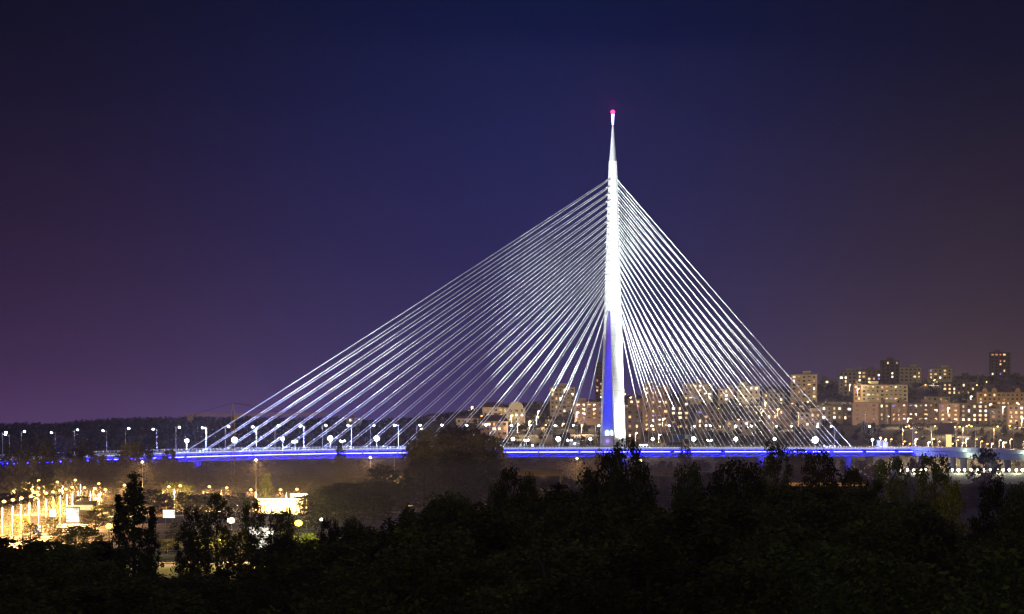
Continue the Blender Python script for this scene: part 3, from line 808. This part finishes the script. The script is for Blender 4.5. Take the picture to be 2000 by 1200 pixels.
for x, y, d, w, lb in [(200, 985, 2050, 62, 'amber lit tree beside the bright billboard'), (96, 1008, 1800, 40, 'round bright yellow lit tree among the lamp poles'), (116, 962, 2050, 42, 'yellow lit tree left of the bright billboard'), (16, 990, 1720, 46, 'yellow lit tree at the left edge below the lamps'), (42, 1005, 1700, 42, 'second yellow lit tree beside the left edge lamps'),
                       (80, 928, 2350, 80, 'dark brown tree with lamps glinting through it at left'), (345, 940, 2500, 70, 'hazy amber tree behind the white billboard'), (520, 920, 2600, 28, 'small round yellow lit tree beside the tall mast'), (465, 960, 2200, 50, 'bare amber lit tree behind the orange floodlight')]:
    tree(BRIGHT, 'broad', x, y, d, w, lb, 'lit trees of the amber yard')

GT = 'hazy trees standing in the amber yard'
ytr = [(300, 955, 2200, 50), (322, 962, 2150, 44), (362, 960, 2200, 60), (385, 966, 2120, 52), (412, 962, 2180, 54), (440, 966, 2150, 50), (468, 970, 2150, 46), (486, 968, 2200, 40), (610, 960, 2150, 60), (640, 948, 2250, 66), (672, 940, 2300, 70), (655, 975, 2000, 60), (615, 985, 1950, 54), (690, 955, 2150, 60),
       (8, 962, 2150, 56), (44, 958, 2250, 60), (160, 968, 2250, 40), (214, 962, 2300, 54), (186, 996, 1900, 50), (228, 985, 2000, 50), (345, 1020, 1650, 44), (398, 1015, 1600, 50), (60, 1020, 1600, 40), (120, 1030, 1560, 50), (148, 1026, 1520, 46), (562, 1000, 1700, 50), (600, 1012, 1600, 46)]
for k, (x, y, d, w) in enumerate(sorted(ytr)):
    tree(FARP, 'broad', x, y, d, w * 1.1, f"amber-hazed tree among the yard lamps, {ordi(k)} from the left", GT, .2)
# far woodland as one mass: leaf clumps over hill and ridge
cs, rs = [], []
rng = np.random.default_rng(5)
while len(cs) < 5200:
    d = 4150 + 2700 * rng.random(); px = -40 + 2080 * rng.random(); x = XW(px, d); z = hill_z(x, d)
    if px > 1180 and rng.random() < .55: continue
    if z < 1: continue
    hh = rng.uniform(3.5, 8) if px < 700 else rng.uniform(2, 5.5)
    cs.append((x, d, z + hh * .5)); rs.append(hh * .62)
v, f = leaf_cloud(np.array(cs), np.array(rs), 26, 1.1, rng, .9)
wd = put('woodland', np_mesh('woodland', v, f, leafmat('woodland_leaves', (.04, .045, .035), .25)))
tag(wd, 'dark far woodland covering the hillside behind the bridge', 'woodland', None, 'stuff')

# ------------------------------------------------------------------ city buildings on the hill
WIN = {}
def winmesh(m, w, hh):
    key = (m.name, round(w, 1), round(hh, 1))
    if key not in WIN:
        mb = MB(); mb.box((0, 0, 0), (key[1], .12, key[2])); WIN[key] = mb.mesh('window', m)
    return WIN[key]
def building(px0, px1, ytop, d, wallm, label, lit=.25, cat='building', roofm='roof', hut=True, balc=0, gable=False, depth=14, rz=0.0, sx=3.4, cols=None, yb=None, name='apartment_block', extra=None, rows_max=12, dim=False):
    x0, x1 = XW(px0, d), XW(px1, d); w = x1 - x0; xc = (x0 + x1) / 2
    zt = ZC + (HY - ytop) / F * d; zg = hill_z(xc, d)
    zb = zg - 2.5; H = zt - zg
    if gable: H -= min(4, H * .3)
    o = thing(name, label, cat, (xc, d, zg), rz, 'buildings on the hill behind the bridge')
    m = MB(); m.box((0, depth / 2, (H - 2.5) / 2), (w, depth, H + 2.5)); m.build('wall', M[wallm], o)
    if gable:
        m = MB(); e = .5; rh = (zt - zg) - H
        m.add([(-w / 2 - e, -e, H), (w / 2 + e, -e, H), (w / 2 + e, depth + e, H), (-w / 2 - e, depth + e, H), (-w / 2 * .72, depth / 2, H + rh), (w / 2 * .72, depth / 2, H + rh)],
              [(0, 1, 5, 4), (2, 3, 4, 5), (1, 2, 5), (3, 0, 4), (3, 2, 1, 0)]); rf = m.build('roof', M[roofm], o)
        m = MB(); m.box((w * .2, depth / 2, H + rh), (.8, .8, 2)); m.build('chimney', M['brown'], rf)
    else:
        m = MB(); m.box((0, depth / 2, H + .25), (w + .5, depth + .5, .5)); rf = m.build('roof', M['darkwall'], o)
        if hut:
            m = MB(); m.box((w * random.uniform(-.25, .25), depth / 2, H + 1.6), (min(6, w * .35), 5, 2.4)); m.build('stair_head', M[wallm], rf)
            m = MB(); m.lathe([(0, .09), (5, .04)], 5, (w * random.uniform(-.3, .3), depth / 2, H + .5)); m.build('aerial', M['dark'], rf)
    nr = min(rows_max, max(1, int((H - .8) / 3.0))); nc = cols or max(2, int((w - .8) / sx))
    while nr * nc > 96: nc -= 1
    stp = (w - .8) / nc
    for j in range(nr):
        for k in range(nc):
            zz = H - 1.9 - j * 3.0; xx = -w / 2 + .4 + stp * (k + .5)
            q = random.random()
            if q < lit * 1.5 + .05:
                u = random.random()
                mm = WRED if u < .02 else WBLUE if u < .05 else random.choices(WARM, [3, 2.2, 3, 1, 2])[0]
            else:
                mm = M['glass']
            ww, hh = random.choice([(1.5, 1.5), (1.5, 1.5), (2.1, 1.5), (1.2, 1.8)])
            put('window', winmesh(mm, min(ww, stp * .8), hh), o, (xx, -.05, zz))
    if balc:
        for j in range(nr):
            for bx in balc:
                m = MB(); zz = H - 2.9 - j * 3.0
                m.box((bx * w, -.65, zz), (min(5, w * .22), 1.3, .15)); m.box((bx * w, -1.26, zz + .5), (min(5, w * .22), .08, .9)); m.build('balcony', M[wallm], o)
    if extra: extra(o, w, H, depth)
    return o
def dormers(o, w, H, depth):
    for q in (-.36, -.18, .28):
        m = MB(); m.prism([(q * w - 1.8, H - .2), (q * w + 1.8, H - .2), (q * w + 1.8, H + 1.6), (q * w + 1.2, H + 2.9), (q * w, H + 3.5), (q * w - 1.2, H + 2.9), (q * w - 1.8, H + 1.6)], -.25, 3); m.build('dormer', M['amberwall'], o)
def arch_gable(o, w, H, depth):
    pr = [(w * .1 - 5, H - .3), (w * .1 + 5, H - .3)] + [(w * .1 + 5 * math.cos(a), H + .3 + 4.2 * math.sin(a)) for a in np.linspace(0, math.pi, 9)]
    m = MB(); m.prism(pr, -.3, 1.2); m.build('arched_gable', M['cream'], o)
building(1638, 1674, 726, 5500, 'grey', 'tall pale grey tower block, leftmost of the hilltop cluster', .12, depth=16, cols=4, sx=6)
building(1674, 1692, 724, 5560, 'grey', 'narrow grey block with lit top floor joined behind the pale tower block', .3)
building(1668, 1682, 751, 5250, 'amberwall', 'narrow amber-lit block end joined to the long cream block', .25)
building(1682, 1773, 752, 5300, 'cream', 'long cream lit apartment block with rows of bright windows', .3, balc=(-.3, .1, .3), depth=12)
building(1692, 1722, 722, 5900, 'darkwall', 'dark block with two lit windows behind the cream block', .12)
building(1720, 1757, 705, 5950, 'darkwall', 'dark tower block rising behind the long cream block', .07)
building(1757, 1800, 718, 5900, 'grey', 'grey block with a few lit windows right of the dark tower', .16)
building(1813, 1860, 720, 5900, 'cream', 'pale green-white block standing alone on the ridge', .2)
building(1934, 1974, 689, 6400, 'darkwall', 'tall dark tower with roof lamps, highest on the ridge', .08)
building(1840, 1906, 748, 5500, 'darkwall', 'dark block with a line of lit top windows below the ridge', .35)
building(1910, 2010, 767, 5150, 'amberwall', 'long amber-lit house with three dormer gables', .18, hut=False, extra=dormers, name='long_house', roofm='redroof')
building(1975, 2010, 735, 6100, 'darkwall', 'low dark block right of the tallest tower', .1)
building(1865, 1912, 735, 6000, 'darkwall', 'dark low block between the pale block and the tallest tower', .12)
building(1808, 1856, 775, 5050, 'cream', 'low pale pavilion with a wide lit flat roof', .1, hut=False, cols=4, name='pavilion')
building(1740, 1772, 788, 4720, 'brown', 'brown apartment block with bright window column, left of the long lit terrace', .42, balc=(-.2, .25))
building(1773, 1834, 788, 4740, 'brown', 'long brown terrace block crowded with lit windows', .42, balc=(-.35, 0, .3))
building(1834, 1874, 789, 4700, 'brown', 'brown apartment block with a red window amid lit flats', .45, balc=(-.25, .25))
building(1875, 1932, 789, 4720, 'darkwall', 'apartment block with two full rows of bright stair windows', .5)
building(1934, 1968, 800, 4700, 'darkwall', 'dark block beside the floodlit sign box', .14)
building(1968, 2012, 792, 4690, 'brown', 'brown block at the right end of the hillside row', .3)
building(1603, 1646, 793, 4720, 'grey', 'grey block with three columns of small lit windows behind the cable ends', .34)
building(1646, 1664, 794, 4725, 'brown', 'narrow brown block with lit windows beside the windowless wall', .45)
building(1665, 1716, 787, 4700, 'brown', 'wide brown block with an almost windowless side wall', .03, cols=3, hut=False)
building(1716, 1738, 788, 4720, 'darkwall', 'narrow dark block with a pair of lit windows right of the windowless wall', .2)
building(1600, 1640, 742, 5900, 'darkwall', 'dim low block left of the pale grey tower block', .05)
building(1545, 1596, 732, 5300, 'beige', 'tall beige tower block behind the outermost right cables', .22, balc=(-.2, .22), depth=16)
building(1490, 1532, 768, 5100, 'grey', 'stepped grey block with lit windows left of the beige tower', .3)
building(1440, 1484, 754, 5250, 'cream', 'cream floodlit block with blank gable behind the right cables', .18)
building(1403, 1434, 760, 5250, 'beige', 'beige block with lit stairs behind the middle right cables', .35)
building(1334, 1392, 750, 5250, 'grey', 'wide grey block with lit roof corner behind the inner right cables', .32, balc=(-.2, .2))
building(1256, 1308, 754, 4550, 'brown', 'tall brown apartment block with many lit flats right of the pylon', .4, balc=(-.25, .1), depth=16)
building(1308, 1348, 784, 4560, 'darkwall', 'lower dark block with lit flats joined to the tall brown block', .35)
building(1222, 1252, 800, 4450, 'darkwall', 'dark block with a flat lit top floor directly right of the pylon', .3)
building(1226, 1254, 780, 4900, 'brown', 'brown block peeping over the dark block right of the pylon', .25)
building(1418, 1476, 822, 4500, 'beige', 'low long beige block low behind the right cables', .06, hut=False)
building(1560, 1604, 806, 4600, 'beige', 'low pale block beside the outer right cables', .2)
building(1495, 1545, 800, 4650, 'darkwall', 'dark low block between the beige blocks behind the cables', .22)
building(1360, 1410, 800, 4620, 'darkwall', 'dark low block below the wide grey block behind the cables', .22)
building(1074, 1123, 757, 4900, 'beige', 'tall beige tower block left of the pylon with lit right side', .24, balc=(.28,), depth=16, cols=6)
building(1162, 1186, 707, 6200, 'darkwall', 'tall dim tower half hidden behind the pylon', .12, cols=3)
building(1123, 1178, 786, 4700, 'brown', 'brown block with a row of lit windows left of the pylon', .35, balc=(-.3, 0, .3))
building(1026, 1074, 792, 5300, 'darkwall', 'dim wide block left of the beige tower', .03)
building(942, 984, 786, 4850, 'beige', 'old beige house with tall roof left of the arched hall', .12, gable=True, name='gabled_house')
building(980, 1026, 797, 4700, 'cream', 'cream hall with an arched gable lit amber on one side', .08, hut=False, extra=arch_gable, name='arched_hall')
building(890, 934, 812, 4700, 'beige', 'low pale house with pitched roof above the dark trees', .1, gable=True, name='gabled_house')
building(938, 992, 811, 4450, 'brown', 'wide dark-roofed house with one yellow window', .2, gable=True, name='gabled_house')
building(832, 868, 808, 5000, 'beige', 'small pale house with lit windows left of the dark trees', .35, gable=True, name='gabled_house')
building(676, 706, 816, 4800, 'beige', 'small lit house far behind the left cables', .5, hut=False, name='small_house')

# lamps on the hillside (each lights what stands round it)
GC = 'amber lamps on the hillside'
city = [(1853, 797, 4640, 'in front of the brown block with the red window'), (1960, 795, 4640, 'beside the dark block near the right edge'), (1049, 815, 4650, 'left of the beige tower'), (1035, 824, 4500, 'low, left of the beige tower'), (1128, 806, 4600, 'between the beige tower and the pylon'),
        (1296, 818, 4400, 'before the tall brown block right of the pylon'), (1243, 846, 4300, 'low beside the pylon foot'), (1288, 850, 4300, 'low before the tall brown block'), (1496, 787, 5050, 'before the stepped grey block'), (1520, 800, 4600, 'below the stepped grey block'), (1577, 785, 5200, 'at the foot of the beige tower behind the cables'),
        (1676, 760, 5150, 'before the amber block end'), (1660, 752, 5300, 'beside the pale grey tower'), (1700, 790, 5200, 'before the long cream block'), (1740, 790, 5200, 'second before the long cream block'), (1990, 790, 5080, 'before the amber house with dormers'), (1935, 790, 5080, 'left before the amber house with dormers'),
        (822, 838, 4300, 'left of the dark riverside trees'), (1012, 830, 4450, 'right of the wide dark-roofed house'), (1000, 812, 4640, 'beside the arched hall'), (1470, 790, 5180, 'before the cream blank gable'), (1825, 742, 5820, 'before the pale block on the ridge'), (1100, 828, 4700, 'at the foot of the beige tower')]
for k, (x, y, d, lb) in enumerate(city):
    zg = hill_z(XW(x, d), d)
    low(x, y, d, 'amber lamp on the dark hillside, ' + lb, GC, 4e4)
for k, x in enumerate(np.linspace(1745, 1995, 17)):
    d = 4150 + 60 * (k % 3); y = 846 + 9 * ((k * 7) % 5) / 4
    low(x + 5 * ((k * 5) % 3 - 1), y, d, f"amber street lamp on the quay behind the viaduct, {ordi(k)} from the left", 'amber lamps along the quay', 6e4 if k % 2 else 0, hgt=9)
rr2 = random.Random(4)
sm = sorted((rr2.uniform(870, 2000), rr2.uniform(4350, 5900)) for _ in range(34))
for k, (x, d) in enumerate(sm):
    zg = hill_z(XW(x, d), d); y = HY - (zg + 6.2 - ZC) * F / d
    low(x, y, d, f"small far lamp on the hillside between the buildings, {ordi(k)} from the left", 'small far lamps on the hillside', 5e4 if k % 3 == 0 else 0)

# ------------------------------------------------------------------ the amber yard at lower left
GY = 'sodium lamps of the amber yard'
proto_yard = street_lamp('street_lamp', 10.6, 1.7, M['sodium'], .55, 'dark', .13); k_yard = kids_of(proto_yard); yard_used = []
rowl = [(5, 988), (25, 985), (42, 981.5), (58, 978), (76, 974.5), (90, 971.5), (105, 968), (118, 965.5), (131, 962.5), (142, 960)]
for k, (x, y) in enumerate(rowl):
    d = F * 14 / (y - HY)
    amber(x, y, d, 10, math.pi, f"tall amber street lamp, {ordi(k)} in the receding row at the left edge", GY, P_SODIUM * .24)
for k, (x, y, d, lb) in enumerate([(112, 942, 2500, 'left of the tallest pair above the dark tree'), (147, 938, 2600, 'highest in the cluster above the yellow tree'), (141, 952, 2350, 'just below the highest of the cluster'), (165, 953, 2350, 'over the lit awning'), (186, 955, 2300, 'between the awning and the amber tree'), (193, 945, 2500, 'small one behind the awning lamps'), (206, 957, 2250, 'right end of the awning cluster'),
                                    (27, 960, 2300, 'alone over the dark trees at left'), (76, 938, 2700, 'glinting through the dark brown tree'), (243, 948, 2400, 'half hidden by the tall poplar'), (330, 951, 2450, 'pale one right of the poplar'), (352, 949, 2450, 'bright one right of the poplar'), (409, 951, 2450, 'above the dense dark tree'), (443, 953, 2550, 'small one near the crane foot'), (490, 957, 2450, 'small one beside the tall mast'),
                                    (548, 957, 2400, 'bright one over the long lit shed'), (580, 956, 2350, 'white one over the bright canopy')]):
    pr = proto_yard if not yard_used else copy_tree(proto_yard, k_yard); yard_used.append(1)
    p = P(x, y, d); rz = random.choice([0, math.pi]); pr.location = (p.x - 2.05 * math.cos(rz), d, p.z - 10.6); pr.rotation_euler.z = rz
    tag(pr, f"amber yard lamp, {lb}", 'street lamp', GY)
    lamp('lamp_light', 'SPOT', (p.x, d - .8, p.z - .3), P_SODIUM * .9, (1, .55, .18), None, (p.x, d + 5, p.z - 7), .4, 112, .5)
# tall masts
def mast(x, ytop, d, label, lit=True):
    p = P(x, ytop, d)
    o = thing('lamp_mast', label, 'lamp mast', (p.x, d, 0), 0, 'tall masts behind the yard')
    m = MB(); m.lathe([(0, .2), (1, .16), (p.z, .09)], 8); m.build('pole', M['white'], o)
    m = MB(); m.box((0, 0, p.z + .1), (1.6, .8, .3)); hd = m.build('lamp_head', M['dark'], o)
    if lit:
        m = MB(); m.ball((0, -.1, p.z - .1), .55, 8, 6, .8); m.build('lens', M['sodium_pale'], hd)
        lamp('lamp_light', 'SPOT', (0, .5, p.z - .4), 7e5, (1, .55, .2), o, (0, 10, p.z - 8), .4, 100, .4)
    return o
mast(500, 898, 2450, 'tall pale mast with a lamp beside the small yellow tree')
mast(278, 902, 2500, 'tall pale mast rising behind the tall poplar')
mast(723, 893, 2650, 'single lamp mast under the blue deck left of the dark trees')
mast(770, 890, 2650, 'unlit thin mast under the end of the bright deck', False)
mast(948, 889, 2700, 'thin pale mast under the deck left of the pylon', False)
mast(1127, 895, 2700, 'small pale mast with a lamp under the deck beside the pylon')
# near floodlights and small lamp
def big_flood(x, y, d, hgt, r, matn, col, power, label):
    p = P(x, y, d); o = thing('floodlight', label, 'floodlight', (p.x, d, p.z - hgt), 0, 'bright lamps in front of the yard')
    m = MB(); m.lathe([(0, .16), (hgt, .08)], 8); m.build('pole', M['dark'], o)
    m = MB(); m.box((0, r * .7, hgt + r * .2), (r * 1.5, .3, r * 1.2)); hd = m.build('housing', M['dark'], o)
    m = MB(); m.ball((0, -.1, hgt), r, 14, 10, .8); m.build('lens', M[matn], hd)
    lamp('lamp_light', 'SPOT', (0, -r - .3, hgt), power, col, o, (0, -r - 5, hgt - 1.2), r * .5, 166, .3)
    return o
big_flood(451, 1017, 1400, 8.5, .75, 'floodorange', (1, .58, .26), 2.2e5, 'blazing orange-white floodlight among the dark trees')
big_flood(583, 1022, 1360, 8.5, .75, 'yellowlamp', (1, .8, .1), 1.6e5, 'blazing yellow floodlight at the edge of the dark wood')
big_flood(213, 1028, 1500, 6.2, .7, 'yellowlamp', (1, .8, .2), 1.2e4, 'yellow lamp beside the tall black poplar')
big_flood(628, 1015, 1300, 9.5, .35, 'sodium_pale', (1, .8, .6), 1.5e3, 'small white lamp on a thin pole right of the yellow floodlight')
big_flood(1250, 900, 2500, 8, .6, 'sodium_pale', (1, .8, .6), 5e3, 'small amber lamp peeping beside the tall tree below the pylon')
lamp('hidden_lamp_light', 'POINT', P(1846, 950, 985), 2200, (1, .72, .15), None, None, .4)

# paved yard
yd = MB(); yd.box((-105, 1980, .1), (150, 900, .2)); structure(yd.build('yard_pavement', mat('worn_paving', (.12, .105, .095), .85, .45, .06)))
for y_, c_, w_ in ((1012, 'kerb', .5), (1024, 'lane', .25), (1036, 'lane', .25), (1047, 'kerb', .5)):
    d_ = F * 24 / (y_ - HY); kb_ = MB(); kb_.box((XW(300, d_), d_, .2 + (.07 if c_ == 'kerb' else .006)), (90, w_ * 4, .14 if c_ == 'kerb' else .012))
    structure(kb_.build('kerb' if c_ == 'kerb' else 'road_marking', M['concrete'] if c_ == 'kerb' else M['white']))
# billboards
def billboard(x, y, d, w, hh, label, matn='signwhite'):
    p = P(x, y, d); o = thing('billboard', label, 'billboard', (p.x, d, 0.2), 0, 'lit billboards of the yard')
    zc = p.z - .2
    m = MB(); m.box((0, .2, zc), (w + .4, .3, hh + .4)); m.build('frame', M['dark'], o)
    m = MB(); m.box((0, 0, zc), (w, .12, hh)); m.build('panel', M[matn], o)
    for sx in (-.3, .3):
        m = MB(); m.box((sx * w, .5, zc / 2), (.25, .25, zc)); m.build('post', M['pole'], o)
    return o
billboard(142, 1006, 1950, 3.7, 4.1, 'square glowing white billboard with a faint print below the awning lamps', 'signprint')
billboard(330, 1004, 1980, 3.5, 2.3, 'wide glowing white billboard with a printed picture right of the poplar', 'signprint')
billboard(73, 1036, 1750, 1.7, 2.6, 'small glowing white board at the foot of the lamp poles', 'signprint')
billboard(103, 1003, 1800, 1.6, 1.8, 'small pale glowing board right of the round yellow tree', 'canopyglow')
# awning hall, wall, shed, canopy
def shed(x0, x1, ytop, d, wallm, label, lightm=None, depth=12, over=1.2, name='shed', hgt=None, cols=0, roofm='white'):
    xa, xb = XW(x0, d), XW(x1, d); w = xb - xa; zt = ZC + (HY - ytop) / F * d; z0 = .2
    if hgt: z0 = zt - hgt
    o = thing(name, label, 'shed', ((xa + xb) / 2, d, z0), 0, 'low buildings of the yard'); H = zt - z0
    m = MB(); m.box((0, depth / 2, (H - .5) / 2), (w, depth, H - .5)); m.build('wall', M[wallm], o)
    m = MB(); m.box((0, depth / 2 - over / 2, H - .23), (w + .6, depth + over, .5)); m.build('roof', M[roofm], o)
    if lightm != 'none':
        m = MB(); m.box((0, -.05, (H - .5) * .72), (w * .92, .1, (H - .5) * .28)); m.build('window_band', lightm or M['glass'], o)
    for k in range(cols):
        m = MB(); m.box((-w / 2 + w * (k + .5) / cols, -over + .15, (H - .5) / 2), (.3, .3, H - .5)); m.build('column', M['white'], o)
    return o
shed(128, 184, 979, 2150, 'cream', 'long low hall with a glowing awning behind the square billboard', M['signamber'], over=2.5)
shed(296, 326, 978, 2300, 'amberwall', 'amber-lit flat building between the poplar and the trees', None)
shed(504, 592, 974, 2430, 'cream', 'long bright shed with white columns behind the orange floodlight', M['signwhite'], over=3, cols=14)
glare_hall = shed(486, 534, 1030, 1620, 'white', 'made-up white hall front in place of overexposed ground seen through the trees', M['signwhite'], over=1.5, cols=5, name='hall')  # made-up hall standing in for a patch of overexposed ground
lamp('lamp_light', 'POINT', P(508, 1034, 1600), 2.2e4, (1, .93, .8), None, None, .5)  # bare light added to brighten the made-up hall front
shed(1010, 1096, 917, 2500, 'amberwall', 'long low orange-lit building behind the slim small tree', M['glass'], name='low_building', roofm='concrete')
lamp('lamp_light', 'POINT', P(1062, 925, 2480), 700, (1, .5, .25), None, None, .5)
# glowing filling station canopy
p = P(585, 968, 2380)
cn = thing('canopy', 'flat glowing white canopy on thin columns at the right end of the yard', 'canopy', (p.x, p.y, 0.2))
m = MB(); m.box((0, 0, p.z), (5.6, 6, .9)); m.build('canopy_roof', M['white'], cn)
m = MB(); m.box((0, -3.02, p.z), (5.3, .06, .7)); m.build('light_panel', M['canopyglow'], cn)
for sx in (-2.2, 2.4):
    m = MB(); m.lathe([(0, .18), (p.z - .45, .18)], 8, (sx, 0, 0)); m.build('column', M['white'], cn)
# orange road edge at right
rp = [P(1530, 943, 1950), P(1610, 943, 1950), P(1690, 943, 1950)]
rw = sweep([(2, 0), (2, -1.0), (-2, -1.0), (-2, 0)], rp); o = rw.build('low_wall', M['amberwall']); tag(o, 'low orange-lit concrete wall between the grey trees', 'wall')
lamp('lamp_light', 'POINT', P(1650, 930, 1935), 2500, (1, .55, .2), None, None, .4)
lamp('lamp_light', 'POINT', P(1560, 932, 1935), 1500, (1, .55, .2), None, None, .4)

# ------------------------------------------------------------------ grass bank with its row of lamps
bd = 3250
bx0, bx1 = XW(1750, bd), XW(2080, bd)
bk = MB(); zt = ZC + (HY - 924) / F * bd; zb = ZC + (HY - 945) / F * bd
bk.add([(bx0, bd - 40, zb), (bx1, bd - 40, zb), (bx1, bd, zt), (bx0, bd, zt), (bx1, bd + 60, zt), (bx0, bd + 60, zt), (bx0, bd - 40, -.5), (bx1, bd - 40, -.5), (bx1, bd + 60, -.5), (bx0, bd + 60, -.5)],
       [(0, 1, 2, 3), (3, 2, 4, 5), (6, 7, 1, 0), (8, 9, 5, 4), (7, 8, 4, 2, 1), (9, 6, 0, 3, 5), (9, 8, 7, 6)])
structure(bk.build('grass_bank', mat('mown_grass', (.07, .085, .035), .95, .4, .2)))
bp = thing('bollard_lamp', '', 'lamp')
m = MB(); m.lathe([(0, .14), (1.0, .12)], 8); m.build('post', M['pole'], bp)
m = MB(); m.ball((0, 0, 1.4), .72, 10, 6, .9); m.build('lens', emit('bank_lamp_glow', (1, .9, .72), 22), bp)
kb = kids_of(bp); GB = 'row of lamps on the grass bank'
for k, x in enumerate([1759, 1772, 1784, 1798, 1808, 1860, 1872, 1884, 1896, 1909, 1922, 1934, 1947, 1959, 1971, 1985, 1997, 2010]):
    o = bp if k == 0 else copy_tree(bp, kb)
    p = P(x, 919.5, bd + 2); o.location = (p.x, p.y, zt); tag(o, f"bright globe lamp on the grass bank, {ordi(k)} from the bridge side", 'lamp', GB)
    sc = random.uniform(.75, 1.1); o.scale = (sc, sc, 1)
    if k in (2, 6, 9, 12, 15): lamp('lamp_light', 'POINT', (p.x, p.y - 4, p.z + .6), 8e3, (1, .92, .75), None, None, .6)
lamp('lamp_light', 'POINT', P(1840, 895, 3600), 4e4, (.75, 1, .72), None, None, .8)
lamp('lamp_light', 'POINT', P(1940, 900, 3350), 4e4, (.75, 1, .75), None, None, .8)

# ------------------------------------------------------------------ tower crane beside the left end of the bridge
CD = 3120
cz = P(455, 787, CD)
cr = thing('tower_crane', 'dim yellow lattice tower crane in front of the left bridge deck', 'crane', (cz.x, CD, 0), 0)
def lattice(p0, p1, w, n, mb, tri=False):
    p0, p1 = Vector(p0), Vector(p1); t = (p1 - p0).normalized()
    a = Vector((0, 1, 0)); b = t.cross(a).normalized()
    cs_ = [(-1, -1), (1, -1), (1, 1), (-1, 1)]
    for ca in cs_: mb.tube([p0 + (a * ca[0] + b * ca[1]) * w / 2, p1 + (a * ca[0] + b * ca[1]) * w / 2], .11, 5)
    for k in range(n):
        q0, q1 = p0.lerp(p1, k / n), p0.lerp(p1, (k + 1) / n)
        for e in range(4):
            c0, c1 = cs_[e], cs_[(e + 1) % 4]
            if k % 2: c0, c1 = c1, c0
            mb.tube([q0 + (a * c0[0] + b * c0[1]) * w / 2, q1 + (a * c1[0] + b * c1[1]) * w / 2], .06, 4)
    return mb
jz = ZC + (HY - 811) / F * CD; az = cz.z
lattice((0, 0, 0), (0, 0, jz), 1.7, 26, MB()).build('mast', M['crane'], cr)
m = MB(); m.tube([(-.8, 0, jz), (0, 0, az)], .16, 5); m.tube([(.8, 0, jz), (0, 0, az)], .16, 5); m.build('apex', M['crane'], cr)
jr, jl = XW(640, CD) - cz.x, XW(366, CD) - cz.x
lattice((.9, 0, jz), (jr, 0, jz + .6), 1.0, 30, MB()).build('jib', M['crane'], cr)
lattice((-.9, 0, jz), (jl, 0, jz), .9, 14, MB()).build('counter_jib', M['crane'], cr)
m = MB(); m.box((jl + 1.2, 0, jz - 1.3), (2.4, 1.4, 2.2)); m.build('counterweight', M['concrete'], cr)
m = MB(); m.tube([(0, 0, az), (jr * .55, 0, jz + .8)], .07, 5); m.tube([(0, 0, az), (jr * .95, 0, jz + .9)], .07, 5); m.tube([(0, 0, az), (jl * .85, 0, jz + .4)], .07, 5); m.build('tie_rod', M['dark'], cr)
m = MB(); m.box((1.3, -.4, jz - 1.2), (1.6, 1.4, 2.0)); m.build('cab', M['crane'], cr)
m = MB(); m.box((8, 0, jz - .9), (1.4, 1.0, .7)); m.tube([(8, 0, jz - 1), (8, 0, jz - 7)], .05, 4); m.build('trolley', M['dark'], cr)

# ------------------------------------------------------------------ low mist added for the yard's golden glow, and haze
mi = MB(); mi.box((-20, 2345, 9.3), (780, 1610, 19.6))
mm_ = bpy.data.materials.new('glow_mist'); mm_.use_nodes = True
t_ = mm_.node_tree; t_.nodes.clear()
pv = t_.nodes.new('ShaderNodeVolumePrincipled'); pv.inputs['Color'].default_value = (.95, .86, .76, 1); pv.inputs['Density'].default_value = MIST_DENSITY; pv.inputs['Anisotropy'].default_value = .3
ot = t_.nodes.new('ShaderNodeOutputMaterial'); t_.links.new(pv.outputs[0], ot.inputs['Volume'])
mo = mi.build('mist', mm_); mo['kind'] = 'stuff'; mo['label'] = 'low amber-lit mist added over the riverside yard and trees for its glow'
hz_ = MB(); hz_.box((0, 4480, 115), (5900, 9080, 232))
hm = bpy.data.materials.new('night_haze'); hm.use_nodes = True
t_ = hm.node_tree; t_.nodes.clear()
pv = t_.nodes.new('ShaderNodeVolumePrincipled'); pv.inputs['Color'].default_value = (.85, .85, 1, 1); pv.inputs['Density'].default_value = HAZE_DENSITY; pv.inputs['Anisotropy'].default_value = .6
ot = t_.nodes.new('ShaderNodeOutputMaterial'); t_.links.new(pv.outputs[0], ot.inputs['Volume'])
hobj = hz_.build('haze', hm); hobj['kind'] = 'stuff'; hobj['label'] = 'thin night haze hanging over the river and city'
